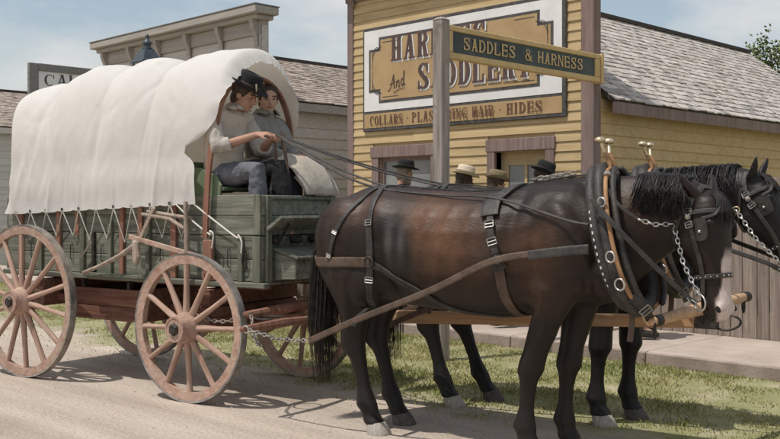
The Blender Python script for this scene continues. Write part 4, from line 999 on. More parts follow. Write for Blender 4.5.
# canvas
def cover():
    zs = 1.80; Wd = 0.485
    prof = []                              # (y, z fraction handling): straight part, arch, straight part
    NS, NA = 26, 80
    folds = []                             # s0,z0,s1,z1,amp,width on the near side
    for a in ((-2.28, 1.36, -2.05, 1.95, 0.030, 0.045), (-2.12, 1.36, -1.92, 2.02, 0.026, 0.04), (-1.98, 1.37, -1.80, 1.85, -0.022, 0.04), (-2.38, 1.40, -2.30, 1.9, 0.02, 0.05),
              (-2.0, 1.75, -1.93, 2.45, -0.03, 0.05), (-1.27, 1.40, -1.20, 2.4, -0.022, 0.05), (-0.64, 1.45, -0.585, 2.4, -0.022, 0.05), (-1.25, 1.42, -1.42, 2.2, 0.015, 0.06), (-1.06, 1.40, -0.95, 2.1, -0.014, 0.05),
              (-0.52, 1.42, -0.62, 2.1, 0.018, 0.05), (-0.34, 1.42, -0.45, 2.05, -0.016, 0.045), (-0.20, 1.44, -0.16, 1.72, 0.016, 0.03),
              (-2.25, 2.20, -2.02, 2.10, -0.026, 0.035), (-2.02, 2.10, -1.80, 2.22, -0.026, 0.035), (-2.15, 2.03, -1.95, 1.97, 0.018, 0.035),
              (-1.30, 2.24, -1.15, 2.10, -0.020, 0.035), (-1.15, 2.10, -0.90, 2.26, -0.020, 0.035), (-0.62, 2.2, -0.35, 2.02, -0.018, 0.035), (-0.35, 2.02, -0.12, 2.1, -0.016, 0.03), (-0.5, 2.35, -0.2, 2.12, 0.02, 0.04)):
        folds.append((a[0], a[1], a[2], a[3], a[4] * (0.28 if a[3] < 2.3 else 0.6), a[5] * 0.8, 0))
    rs_ = random.Random(4)
    for k in range(11):                   # creases pulled up from every tie
        for q in range(2):
            folds.append((-2.24 + k * 0.21, 1.36, -2.24 + k * 0.21 + rs_.uniform(-0.16, 0.16), rs_.uniform(1.65, 2.25), rs_.choice((-1, 1)) * rs_.uniform(0.006, 0.012), rs_.uniform(0.016, 0.028), 1))
    for vb in (-1.93, -1.20, -0.585):     # and hung from every bow
        for q in range(5): folds.append((vb, 2.42, vb + rs_.uniform(-0.34, 0.30), rs_.uniform(1.75, 2.1), rs_.choice((-1, 1)) * rs_.uniform(0.005, 0.009), rs_.uniform(0.02, 0.035), 1))
    def fold(s, z):
        r = 0
        for s0, z0, s1, z1, am, wd, one in folds:
            dx, dz = s1 - s0, z1 - z0; L2 = dx * dx + dz * dz; t = ((s - s0) * dx + (z - z0) * dz) / L2
            tc = min(1, max(0, t)); d2 = (s - s0 - dx * tc) ** 2 + (z - z0 - dz * tc) ** 2
            r += am * (0.55 * math.exp(-d2 / (wd * wd)) + 0.45 * math.exp(-math.sqrt(d2) / (wd * 0.7))) * (max(0.0, 1 - tc) ** 0.8 if one else math.sin(math.pi * min(1, max(0, 0.04 + tc * 0.92))))
        return r
    rows = []
    for j in range(NS): rows.append((-1, j / NS))
    for j in range(NA + 1): rows.append((0, j / NA))
    for j in range(NS - 1, -1, -1): rows.append((1, j / NS))
    B = [-2.56, -1.93, -1.20, -0.585, 0.40]
    NV = 190; rings = []
    vs = [(-1, k) for k in (3, 2, 1)] + [(0, i / NV) for i in range(NV + 1)] + [(1, k) for k in (1, 2, 3, 4)]
    for kind, vv in vs:
        ring = []
        for side, u in rows:
            v = 0.0 if kind == -1 else (1.0 if kind == 1 else vv)
            # height first
            s_top = -2.44 + (0.13 + 2.44) * v
            ph = math.pi * u
            k_ = 0
            for q in range(4):
                if B[q] <= s_top <= B[q + 1]: f = (s_top - B[q]) / (B[q + 1] - B[q]); k_ = (math.sin(math.pi * min(max(f, 0.0), 1.0))) ** 0.6
            hem = 1.335 + 0.085 * v + 0.010 * (1 - abs(math.sin(v * math.pi * 10.95 - 0.22))) ** 2 
            ztop = 2.40 + 0.055 * k_ + 0.15 * smooth01(0, 0.42, v)
            if side != 0:
                z = hem + (zs - hem) * u; y = side * (Wd + 0.012 * math.sin(u * math.pi) ** 2); ny, nz_ = side, 0.0; hw = 0.0
            else:
                cy, sz_ = -math.cos(ph), math.sin(ph)
                ex_ = 0.84
                y = math.copysign(abs(cy) ** ex_, cy) * Wd; z = zs + (ztop - zs) * sz_ ** ex_
                ny, nz_ = cy, sz_ * 0.75; l_ = math.hypot(ny, nz_); ny /= l_; nz_ /= l_
            up = smooth01(1.5, 2.3, z)
            s_r = -2.30 - 0.14 * smooth01(1.9, 2.5, z)
            s_f = -0.10 + 0.17 * smooth01(1.6, 2.4, z)
            s = s_r + (s_f - s_r) * v
            if y < 0: s -= 0.17 * math.exp(-((z - 1.83) / 0.075) ** 2) * max(0.0, (v - 0.80) / 0.20) ** 1.5
            off = 0.036 * (k_ - 0.6) * smooth01(1.45, 2.1, z)
            off += fold(s, z) * (1 if y < 0 else 0.8)
            off += 0.008 * noise.noise(Vector((s * 2.2, y * 2.0, z * 1.2))) + 0.006 * (1 - 2 * abs(noise.noise(Vector((s * 5 + z * 1.1, y * 2, z * 1.6))))) + 0.003 * noise.noise(Vector((s * 12 - z * 4, y * 4, z * 7)))
            inset = 0.0
            if kind == -1: inset = (0.05, 0.14, 0.27)[vv - 1] * smooth01(1.3, 1.7, z); s -= (0.05, 0.09, 0.11)[vv - 1]
            if kind == 1:
                ins = (0.03, 0.075, 0.13, 0.175)[vv - 1]; inset = ins * (0.12 * smooth01(1.75, 2.1, z) + 0.50 * smooth01(2.2, 2.5, z))
                s += (0.022, 0.044, 0.062, 0.078)[vv - 1] * smooth01(1.7, 2.1, z) + 0.001 * vv
                off += 0.007 * math.sin(u * 120 + 2 * math.sin(u * 31)) * (vv / 4) * (1 if side == 0 else 0)
            # rear gathers, front edge drawn in
            y2 = y + ny * (off - inset); z2 = z + nz_ * (off - inset)
            ring.append((s, y2, z2))
        rings.append(ring)
    n = len(rows); V = [p for r in rings for p in r]; F = []
    for i in range(len(rings) - 1):
        for j in range(n - 1): F.append((i * n + j, i * n + j + 1, (i + 1) * n + j + 1, (i + 1) * n + j))
    me = bpy.data.meshes.new('canvas_cover'); me.from_pydata(V, [], F)
    o = link('canvas_cover', me, 'canvas', wg, True)
    return o
cover()
# lacing ropes between hem and box hooks
for s in (-1, 1):
    hm = [(-2.26 + k * 0.21) for k in range(11)]
    for k in range(10):
        xa, xb = hm[k], hm[k + 1]; v0, v1 = (xa + 2.4) / 2.3, (xb + 2.4) / 2.3
        m_ = [(xa, s * 0.485, 1.345 + 0.085 * v0), (xa + 0.09, s * (HB + 0.028), 1.15 + random.uniform(-0.03, 0.03)), (xb, s * 0.485, 1.345 + 0.085 * v1)]
        W('lacing_rope', MB().tube(m_, 0.0052, 5), 'rope', 0)
        W('grommet', ring_mb((xa, s * 0.489, 1.352 + 0.085 * v0), 0.010, 0.004, (0, 1, 0), 10), 'dark_iron', 0)
    W('tie_rope', MB().tube(catmull([(-0.13, s * 0.485, 1.43), (0.0, s * 0.47, 1.345), (0.27, s * 0.45, 1.185), (0.30, s * 0.46, 1.20), (0.335, s * 0.46, 1.15), (0.325, s * 0.455, 1.07)], 5), 0.0062, 6), 'rope', 0)
    W('tie_rope', MB().tube(catmull([(-0.30, s * 0.485, 1.42), (-0.15, s * 0.47, 1.30), (0.03, s * 0.47, 1.20), (0.05, s * 0.49, 1.225), (0.085, s * 0.49, 1.20), (0.07, s * 0.49, 1.10)], 5), 0.0062, 6), 'rope', 0)
    W('hook', MB().tube(catmull([(0.33, s * (HB + 0.001), 1.0), (0.33, s * (HB + 0.03), 1.01), (0.335, s * (HB + 0.03), 1.06), (0.34, s * (HB + 0.012), 1.09)], 4), 0.006, 6), 'dark_iron', 0)
    W('hook_ring', ring_mb((0.33, s * (HB + 0.02), 0.975), 0.028, 0.005, (0, 1, 0), 14), 'dark_iron', 0)
# brake gear on the near side: lever, shoe bar, rods
W('brake_lever', MB().tube([(-0.17, -0.50, 0.90), (-0.17, -0.505, 1.20), (-0.18, -0.51, 1.44)], [0.022, 0.019, 0.015], 8), 'pale_wood', 0)
W('brake_bar', MB().tube(catmull([(-1.30, -0.53, 0.875), (-1.05, -0.54, 0.95), (-0.80, -0.54, 1.05), (-0.69, -0.54, 1.11)], 4), [0.016] * 4 + [0.019] * 4 + [0.024] * 5, 8, round_ends=True), 'pale_wood', 0)
W('brake_shoe', MB().loft([[(-0.70, y_, 1.15), (-0.64, y_, 1.14), (-0.62, y_, 1.02), (-0.65, y_, 0.95), (-0.69, y_, 0.99)] for y_ in (-0.575, -0.53)]), 'pale_wood', 0.012)
W('brake_rod', MB().bar((-0.80, -0.50, 1.17), (-0.02, -0.505, 1.03), 0.022, 0.040), 'wheel_wood')
W('brake_rod', MB().bar((-0.70, -0.50, 1.12), (-0.52, -0.50, 1.40), 0.018, 0.036), 'pale_wood')
W('tent_pole', MB().tube([(-0.62, -0.475, 1.365), (-0.15, -0.475, 1.315)], 0.015, 8), 'pale_wood', 0)
W('tent_pole', MB().tube([(-0.66, -0.495, 1.345), (-0.35, -0.50, 1.31), (-0.20, -0.50, 1.24)], 0.014, 8), 'pale_wood', 0)
W('iron_rod', MB().tube([(-1.42, -0.46, 0.99), (-1.30, -0.46, 1.11)], 0.007, 6), 'pale_wood', 0)
W('side_step', MB().box(-1.36, -0.62, -0.50, -0.465, 0.845, 0.875), 'green_post')

# tongue, doubletree, singletrees, chains
tg = W('tongue', MB().loft([[(x_, -w_, z_ - h_), (x_, w_, z_ - h_), (x_, w_, z_ + h_), (x_, -w_, z_ + h_)] for x_, w_, z_, h_ in ((-0.1, 0.045, 0.56, 0.045), (0.6, 0.045, 0.60, 0.045), (2.0, 0.040, 0.67, 0.040), (3.54, 0.030, 0.745, 0.034))]), 'tongue_wood', 0.008)
W('tongue_iron', MB().box(3.43, 3.555, -0.036, 0.036, 0.705, 0.785), 'dark_iron', 0.004, tg)
W('tongue_loop', MB().tube(catmull([(3.50, 0.012, 0.72), (3.60, 0.012, 0.70), (3.67, 0.012, 0.73), (3.67, 0.012, 0.77), (3.60, 0.012, 0.79), (3.50, 0.012, 0.78)], 4), 0.007, 6), 'dark_iron', 0, tg)
W('doubletree', MB().tube([(0.52, -0.62, 0.655), (0.55, 0, 0.675), (0.52, 0.62, 0.655)], [0.026, 0.042, 0.026], 8, round_ends=True), 'barn_red', 0)
for s in (-1, 1):
    sgl = W('singletree', MB().tube([(0.74, s * 0.53 - 0.36, 0.60), (0.77, s * 0.53, 0.61), (0.74, s * 0.53 + 0.36, 0.60)], [0.022, 0.032, 0.022], 8, round_ends=True), 'barn_red', 0)
    W('hook', ring_mb((0.77, s * 0.53 - 0.36, 0.60), 0.024, 0.006, (0, 1, 0.3), 12), 'steel', 0, sgl)
    W('hook', ring_mb((0.77, s * 0.53 + 0.36, 0.60), 0.024, 0.006, (0, 1, 0.3), 12), 'steel', 0, sgl)
    W('clevis', ring_mb((0.66, s * 0.53, 0.635), 0.10, 0.008, (0, 0, 1), 14), 'dark_iron', 0)
    W('stay_chain', chain_mb(catmull([(0.03, s * 0.58, 0.62), (0.22, s * 0.64, 0.60), (0.40, s * 0.64, 0.61), (0.54, s * 0.60, 0.67)], 5), 0.04), 'tyre_steel', 0)
    W('stay_chain', chain_mb(catmull([(0.55, s * 0.60, 0.655), (0.68, s * 0.70, 0.50), (0.80, s * 0.78, 0.49), (0.80, s * 0.88, 0.58)], 5), 0.036), 'tyre_steel', 0)
# neck yoke across the tongue tip
ny = thing('neck_yoke', 'rounded pale wooden neck yoke hung under the horses chests at the tongue tip', 'yoke', RIG, RZ)
MB().tube([(3.37, -0.56, 0.79), (3.42, -0.30, 0.805), (3.48, 0, 0.822), (3.54, 0.30, 0.84), (3.585, 0.52, 0.853)], [0.026, 0.033, 0.040, 0.033, 0.028], 12, round_ends=True).build('bar', 'yoke_wood', ny, True)
for xq, y_, z_ in ((3.378, -0.52, 0.792), (3.58, 0.50, 0.852)):
    MB().tube([(xq - .006, y_ - 0.03, z_), (xq + .006, y_ + 0.03, z_)], 0.032, 12).build('ferrule', 'dark_iron', ny)
    ring_mb((xq - .005, y_ - 0.02, z_ - 0.045), 0.048, 0.0065, (1, 0.4, 0), 18).build('ring', 'dark_iron', ny, True)
ring_mb((3.48, 0, 0.79), 0.065, 0.008, (1, 0, 0), 18).build('ring', 'dark_iron', ny, True)
MB().tube([(3.473, -0.035, 0.820), (3.487, 0.035, 0.824)], 0.045, 12).build('leather_wrap', 'leather', ny)
# ================================================================== horses
def horse(label, loc, rz, coat, neck, poll, head_ax, yaw, fore, hind, hoofs, mane_side, brown_k, white, sc=1.0, ear=(.85, .25, .26), mane_lo=.5):
    h = thing('horse', label, 'horse', loc, rz, 'team of two draft horses')
    mb = MB(); n = 22
    tr = [(-.965, 1.24, 1.06, .09), (-.94, 1.33, .96, .18), (-.88, 1.42, .88, .25), (-.79, 1.485, .83, .305), (-.65, 1.53, .81, .335), (-.45, 1.53, .80, .335), (-.20, 1.505, .785, .345),
          (.05, 1.49, .765, .355), (.30, 1.50, .765, .345), (.50, 1.535, .79, .315), (.65, 1.56, .825, .285), (.78, 1.55, .85, .265), (.90, 1.49, .865, .24), (.99, 1.38, .90, .195), (1.045, 1.22, .98, .12)]
    rings = []
    for x, zt, zb, w in tr:
        zc, hh = (zt + zb) / 2, (zt - zb) / 2; r = []
        for j in range(n):
            a = 2 * math.pi * j / n; c, s = math.cos(a), math.sin(a); e = 0.86
            ww = w * (1 - 0.13 * max(0, s) ** 2)
            r.append((x, ww * math.copysign(abs(c) ** e, c), zc - 0.03 * (1 - s * s) * 0 + hh * math.copysign(abs(s) ** e, s)))
        rings.append(r)
    mb.loft(rings)
    # haunch, stifle, shoulder, point of shoulder, withers
    for s in (-1, 1):
        mb.ell((-.70, .20 * s, 1.20), (.25, .155, .27)); mb.ell((-.55, .235 * s, .95), (.15, .10, .17)); mb.ell((.72, .205 * s, 1.17), (.20, .10, .27), Matrix.Rotation(R(-18), 4, 'Y'))
        mb.ell((.95, .13 * s, 1.03), (.11, .10, .13)); mb.ell((.64, .185 * s, .96), (.16, .09, .14)); mb.ell((-.83, .13 * s, 1.15), (.14, .12, .20))
    # neck
    nk = [Vector((a, 0, b)) for a, b, _, _ in neck]; rings = []
    for i, (x, z, d, w) in enumerate(neck):
        t = (nk[min(i + 1, len(nk) - 1)] - nk[max(i - 1, 0)]).normalized(); u = Vector((-t.z, 0, t.x))
        rings.append([nk[i] + u * d * math.sin(2 * math.pi * j / n) + Vector((0, w * math.cos(2 * math.pi * j / n) * (1 - 0.30 * max(0, math.sin(2 * math.pi * j / n)) ** 2), 0)) for j in range(n)])
    mb.loft(rings)
    crest = [(nk[i] + Vector((-((nk[min(i + 1, len(nk) - 1)] - nk[max(i - 1, 0)]).normalized()).z, 0, ((nk[min(i + 1, len(nk) - 1)] - nk[max(i - 1, 0)]).normalized()).x)) * neck[i][2]) for i in range(len(nk))]
    # head
    HL = 0.645; P = Vector(poll); ax = Vector(head_ax).normalized(); fr = Vector((-ax.z, 0, ax.x)); sd = Vector((0, 1, 0))
    rm = Matrix.Rotation(yaw, 3, 'Z'); ax, fr, sd = rm @ ax, rm @ fr, rm @ sd
    def hp(t, f, y): return P + ax * (t * HL) + fr * f + sd * y
    hr = [(a_, b_ * 1.10, c_ * 1.08, d_ * 1.14) for a_, b_, c_, d_ in [(-.03, .04, .05, .045), (.03, .085, .09, .08), (.12, .10, .12, .098), (.24, .095, .155, .106), (.36, .090, .160, .103), (.47, .085, .135, .092), (.58, .078, .095, .076), (.68, .072, .075, .066), (.78, .068, .070, .061), (.87, .070, .074, .064), (.94, .062, .070, .060), (.985, .042, .05, .044), (1.005, .015, .02, .02)]]
    rings = []
    for t, f, b, w in hr:
        r = []
        for j in range(n):
            a = 2 * math.pi * j / n; c, s = math.cos(a), math.sin(a)
            r.append(hp(t, (f if s > 0 else b) * math.copysign(abs(s) ** 0.85, s), w * math.copysign(abs(c) ** 0.85, c) * (1 - 0.12 * max(0, s) ** 2)))
        rings.append(r)
    mb.loft(rings)
    hm = Matrix((( fr.x, sd.x, ax.x, 0), (fr.y, sd.y, ax.y, 0), (fr.z, sd.z, ax.z, 0), (0, 0, 0, 1)))
    for s in (-1, 1):
        mb.ell(hp(.33, -.080, .080 * s), (.078, .042, .085), hm)          # cheek
        mb.ell(hp(.225, .062, .094 * s), (.035, .026, .034), hm)           # brow over the eye
        mb.ell(hp(.90, .034, .055 * s), (.034, .022, .036), hm)            # nostril wing
        mb.tube([hp(.40, .05, .075 * s), hp(.62, .035, .062 * s)], [.014, .010], 8, round_ends=True)   # facial crest
        e0 = hp(.03, .0, .055 * s); up = (-ax * ear[0] + fr * ear[1] + sd * ear[2] * s).normalized()
        er = []
        for q, (rw, rd) in ((0, (.036, .028)), (.04, (.044, .028)), (.085, (.042, .024)), (.135, (.030, .017)), (.18, (.011, .009)), (.195, (.006, .005))):
            c0 = e0 + up * q
            tt = sd * (1.0 if s > 0 else 1.0); t2 = up.cross(tt).normalized()
            er.append([c0 + tt * rw * math.cos(2 * math.pi * j / 10) + t2 * rd * math.sin(2 * math.pi * j / 10) for j in range(10)])
        mb.loft(er)
    mb.ell(hp(.97, -.03, 0), (.038, .034, .03), hm)
    # legs: top fixed in the body, foot moved
    def leg(rows, dx_at, y, s):
        rings = []
        for x, yy, z, rx, ry in rows:
            kk = 1.06 if z > .75 else (1.22 if (.46 < z < .58 or .13 < z < .19) else (1.04 if .22 < z < .46 else 1.15))
            rx *= kk; ry *= kk
            rings.append([(x + rx * math.cos(2 * math.pi * j / 14), s * yy + ry * math.sin(2 * math.pi * j / 14), z) for j in range(14)])
        return rings
    hoofpos = []
    for s, (knee_dx, hoof_x) in zip((-1, 1), fore):
        ex = .73; kx = hoof_x + knee_dx
        def lx(z):
            return ex + (kx - ex) * min(1, (1.0 - z) / 0.5) if z > .5 else kx + (hoof_x - kx) * (0.5 - z) / 0.5
        rows = [(ex + .02, .17, 1.12, .15, .09), (ex + .01, .175, 1.0, .145, .10), (lx(.90), .17, .90, .115, .092), (lx(.80), .165, .80, .093, .078), (lx(.70), .16, .70, .076, .066), (lx(.60), .155, .60, .064, .057),
                (lx(.53) + .004, .15, .53, .063, .058), (lx(.48) + .006, .15, .48, .064, .058), (lx(.43), .15, .43, .052, .049), (lx(.36) - .004, .15, .36, .044, .038), (lx(.27) - .006, .15, .27, .043, .037), (lx(.20) - .010, .15, .20, .052, .045),
                (lx(.16) - .012, .15, .165, .058, .050), (lx(.12) + .002, .15, .125, .049, .046), (lx(.09) + .018, .15, .09, .054, .052), (lx(.07) + .026, .15, .068, .062, .058), (lx(.06) + .028, .15, .055, .055, .052)]
        mb.loft(leg(rows, 0, .15, s)); hoofpos.append((lx(.05) + .03, .15 * s))
        mb.ell((lx(.52) + .02, .15 * s, .51), (.05, .05, .05))
    for s, (hock_x, hoof_x) in zip((-1, 1), hind):
        def cx(z): return hock_x + .03 + (hoof_x - hock_x - .03) * (0.5 - z) / 0.5
        rows = [(-.72, .17, 1.20, .22, .13), (-.70, .19, 1.08, .23, .145), (-.685, .195, .97, .205, .14), (-.67, .19, .88, .165, .12), (-.665 * .5 + hock_x * .5 + .01, .18, .78, .112, .095), (-.665 * .2 + hock_x * .8 + .02, .17, .69, .078, .072), (hock_x + .010, .165, .62, .075, .062), (hock_x, .16, .565, .074, .056), (hock_x + .006, .16, .51, .068, .054), (cx(.45), .16, .45, .054, .048),
                (cx(.38), .16, .38, .048, .041), (cx(.28), .16, .28, .046, .040), (cx(.21), .16, .21, .054, .047), (cx(.17) - .004, .16, .17, .060, .052), (cx(.13) + .008, .16, .13, .050, .047), (cx(.09) + .022, .16, .09, .055, .053), (cx(.07) + .030, .16, .068, .063, .059), (cx(.06) + .032, .16, .055, .055, .052)]
        mb.loft(leg(rows, 0, .16, s)); hoofpos.append((cx(.05) + .034, .16 * s))
        mb.ell((hock_x - .058, .16 * s, .615), (.034, .030, .058)); mb.tube([(hock_x - .062, .16 * s, .64), (-.70 * .5 + hock_x * .5 - .085, .175 * s, .80), (-.82, .18 * s, .95)], [.024, .030, .06], 8)
    body = fuse('body', mb, 0.0115, 7, coat, h)
    me = body.data
    # muscle grooves and swells, pressed along the normals
    N = len(me.vertices); co = np.zeros(N * 3, np.float32); me.vertices.foreach_get('co', co); co = co.reshape(-1, 3).copy()
    nr = np.zeros(N * 3, np.float32); me.vertices.foreach_get('normal', nr); nr = nr.reshape(-1, 3)
    dsp = np.zeros(N)
    for s0, z0, s1, z1, am, wd in ((.50, 1.46, .43, 1.02, -.016, .045), (.72, 1.44, .88, 1.12, .012, .05), (.44, 1.02, .58, .88, -.016, .045), (-.40, 1.18, -.34, .90, -.020, .055), (-.36, .92, -.50, .84, -.014, .04),
                                   (-.44, 1.40, -.40, 1.34, .014, .06), (-.80, 1.32, -.80, .98, -.014, .035), (-.62, 1.0, -.66, .80, .010, .04), (.62, 1.30, .60, 1.05, -.009, .03), (.72, .95, .70, .66, -.007, .018), (.66, .95, .64, .68, .006, .018), (.82, 1.22, .90, .98, -.010, .03),
                                   (.22, 1.36, .16, .98, .005, .03), (.08, 1.38, .02, .98, .005, .03), (-.06, 1.36, -.12, .98, .005, .03), (-.20, 1.32, -.25, 1.0, .004, .03)):
        dx, dz = s1 - s0, z1 - z0; t = np.clip(((co[:, 0] - s0) * dx + (co[:, 2] - z0) * dz) / (dx * dx + dz * dz), 0, 1)
        d2 = (co[:, 0] - s0 - dx * t) ** 2 + (co[:, 2] - z0 - dz * t) ** 2
        dsp += am * np.exp(-d2 / (wd * wd)) * np.clip((np.abs(co[:, 1]) - .05) / .08, 0, 1)
    co = co + nr * dsp[:, None]
    me.vertices.foreach_set('co', co.reshape(-1).astype(np.float32)); me.update()
    # coat values per vertex: red = brown, green = white, blue = dust and painted hip sheen
    N = len(me.vertices); co = np.zeros(N * 3, np.float32); me.vertices.foreach_get('co', co); co = co.reshape(-1, 3)
    X, Y, Z = co[:, 0], co[:, 1], co[:, 2]
    g = lambda x0, z0, rx, rz_: np.exp(-((X - x0) / rx) ** 2 - ((Z - z0) / rz_) ** 2)
    br = 1.2 * g(-.06, 1.31, .23, .17) + .6 * g(.14, 1.15, .34, .18) + .75 * g(.64, 1.20, .13, .13) + .55 * g(-.58, 1.38, .20, .10) + .45 * g(1.12, 1.42, .14, .10) + .35 * g(.62, .90, .12, .12) + .06
    br = br * np.clip((Z - .70) / .25, 0, 1) * brown_k
    br -= 1.3 * g(-.28, 1.19, .13, .15)
    rel = co - np.array(P); ta = rel @ np.array(ax) / HL; fa = rel @ np.array(fr); ya = rel @ np.array(sd)
    ishead = (X > poll[0] - .28) & (ta > -.1)
    wh = np.zeros(N)
    if white:
        m1 = np.clip((fa - (.060 - .060 * np.clip((ta - .42) / .4, 0, 1)) + np.clip(ya, -.07, .07) * .9 + .008 * np.sin(ta * 25)) / .012, 0, 1) * np.clip((ta - .42) / .10, 0, 1)
        m2 = np.clip((ta - .80) / .05, 0, 1) * np.clip((fa + .025 + ya * 0.8) / .02, 0, 1)
        wh = np.where(ishead, np.maximum(m1, m2), 0)
    dust_sheen = 1.2 * g(-.315, 1.20, .03, .10) + 1.0 * g(-.22, 1.20, .028, .11) + .25 * g(-.55, 1.40, .2, .10) + .35 * g(.34, 1.10, .06, .08) + .08 * np.clip((.40 - Z) / .35, 0, 1)  # dust smears, plus a greyish sheen painted into the hip colour
    arr = np.stack([np.clip(br, 0, 1.2), wh, np.clip(dust_sheen, 0, 1), np.ones(N)], 1).astype(np.float32)
    at = me.color_attributes.new('coat', 'FLOAT_COLOR', 'POINT'); at.data.foreach_set('color', arr.reshape(-1))
    # hooves
    for (hx, hy), mt in zip(hoofpos, hoofs):
        rg = []
        for z, rx, ry, dx in ((0.0, .083, .074, .020), (.012, .083, .074, .019), (.045, .074, .066, .006), (.072, .064, .058, -.004), (.080, .050, .046, -.006)):
            rg.append([(hx + dx + rx * math.cos(2 * math.pi * j / 18) * (0.86 if math.cos(2 * math.pi * j / 18) < 0 else 1), hy + ry * math.sin(2 * math.pi * j / 18), z) for j in range(18)])
        auto_smooth(MB().loft(rg).build('hoof', mt, h), 50)
    # eyes, nostrils
    for s in (-1, 1):
        ey = MB().ell(hp(.245, .052, .101 * s), (.021, .016, .019), hm).build('eye', 'eye', h, True)
        MB().ell(hp(.905, .050, .073 * s), (.012, .007, .019), hm @ Matrix.Rotation(R(25), 4, 'Y')).build('nostril', 'nostril', h, True)
    mm = MB(); mm.tube([hp(.90, -.035, -.062), hp(.95, -.005, -.058), hp(.98, .01, -.03), hp(.99, .012, 0), hp(.98, .01, .03), hp(.95, -.005, .058), hp(.90, -.035, .062)], .0035, 5)
    mm.build('mouth', 'nostril', h)
    bvh = BVHTree.FromPolygons([tuple(v.co) for v in me.vertices], [tuple(p.vertices) for p in me.polygons])
    # tail: thick hank of long hair
    t_ = MB()
    for k in range(900):
        a = random.uniform(0, 6.28); r = math.sqrt(random.random()); ox, oy = math.cos(a) * r, math.sin(a) * r
        ln = random.uniform(.55, 1.0); wob = random.uniform(-.05, .05)
        base = [(-.92, 0, 1.36), (-.99, 0, 1.30), (-1.035, 0, 1.10), (-1.05, 0, .80), (-1.05, 0, .50), (-1.03, 0, .16)]
        sp = [.020, .036, .072, .092, .095, .065]
        pts = [Vector((b[0] + ox * s_ * .8, oy * s_ + wob * i * .3 + .012 * math.sin(i * 1.3 + a * 2), b[2] + random.uniform(-.01, .01))) for i, (b, s_) in enumerate(zip(base, sp))]
        pc = catmull(pts, 3); m_ = max(5, int(len(pc) * ln)); pc = pc[:m_]
        rr = random.uniform(.0016, .0036); t_.tube(pc, [rr * (1 - .8 * (i / (m_ - 1)) ** 3) for i in range(m_)], 4)
    for k in range(46):
        a = random.uniform(0, 6.28); r = math.sqrt(random.random()); ox, oy = math.cos(a) * r, math.sin(a) * r; ln = random.uniform(.7, 1.0); w1, w2 = random.uniform(0, 6), random.uniform(.012, .034)
        pts = [Vector((b[0] + ox * s_ * .75 + w2 * math.sin(i * 1.7 + w1) * (i > 1), oy * s_ * .9 + w2 * math.cos(i * 1.4 + w1) * (i > 1), b[2])) for i, (b, s_) in enumerate(zip(base, sp))]
        pc = catmull(pts, 4); m_ = max(5, int(len(pc) * ln)); pc = pc[:m_]
        t_.tube(pc, [.006 + .006 * math.sin(math.pi * i / (m_ - 1)) * (1 - i / m_) - .0055 * (i / (m_ - 1)) ** 2 for i in range(m_)], 6)
    t_.build('tail', 'hair_tail', h, True)
    # mane and forelock
    t_ = MB(); cc = catmull(crest, 10)
    lo_ = int(len(cc) * mane_lo)
    for k in range(1700):
        big = k < 130
        i = random.randint(lo_, len(cc) - 12); p = cc[i] + Vector((random.uniform(-.015, .015), random.uniform(-.02, .02), -.012)); ln = random.uniform(.06, .20) + .07 * random.random() * (i - lo_) / (len(cc) - lo_)
        sdn = mane_side if random.random() < .88 else -mane_side
        pts = [p]
        out_ = .055; d = Vector((random.uniform(-.05, .05) + .05 * math.sin(i * .9), 0, 0))
        for q in range(1, 6):
            u = q / 5; pts.append(p + Vector((d.x * u + .004 * math.sin(q + k), sdn * (out_ * math.sin(min(1, u * 2.2) * 1.57) + .075 * u), .028 * math.sin(min(1, u * 3) * 3.14) - ln * u ** 1.25)))
        np_ = []
        for q in pts:
            l_, nrm, _, dist = bvh.find_nearest(q)
            if l_ is not None and ((q - l_).dot(nrm) < .008): q = l_ + nrm * random.uniform(.008, .020)
            np_.append(q)
        rr = random.uniform(.006, .010) if big else random.uniform(.0010, .0022); t_.tube(np_, [rr, rr, rr, rr * .9, rr * .6, .001], 4)
    for k in range(60):
        p = hp(random.uniform(-.03, .05), random.uniform(.03, .08), random.uniform(-.04, .04)); ln = random.uniform(.07, .16); y = random.uniform(-.05, .05)
        pts = [p] + [p + fr * (.02 * math.sin(u * 3.1) + .01 - .008 * u) + ax * ln * u + sd * y * u for u in (.25, .5, .75, 1)]
        np_ = []
        for q in pts:
            l_, nrm, _, _ = bvh.find_nearest(q)
            if l_ is not None and (q - l_).dot(nrm) < .008: q = l_ + nrm * .012
            np_.append(q)
        t_.tube(np_, [.003, .003, .003, .0025, .001], 4)
    t_.build('mane', 'hair_black', h, True)
    h.scale = (sc, sc, sc)
    return h, bvh, hp, crest, (ax, fr, sd)

def side_pt(bvh, s, z, sg):
    l, nrm, _, _ = bvh.ray_cast(Vector((s, sg * 1.5, z)), Vector((0, -sg, 0)))
    if l is None: l, nrm, _, _ = bvh.find_nearest(Vector((s, sg * .2, z)))
    return l
def top_pt(bvh, s, y):
    l, nrm, _, _ = bvh.ray_cast(Vector((s, y, 2.6)), Vector((0, 0, -1)))
    if l is None: l, nrm, _, _ = bvh.find_nearest(Vector((s, y, 1.5)))
    return l

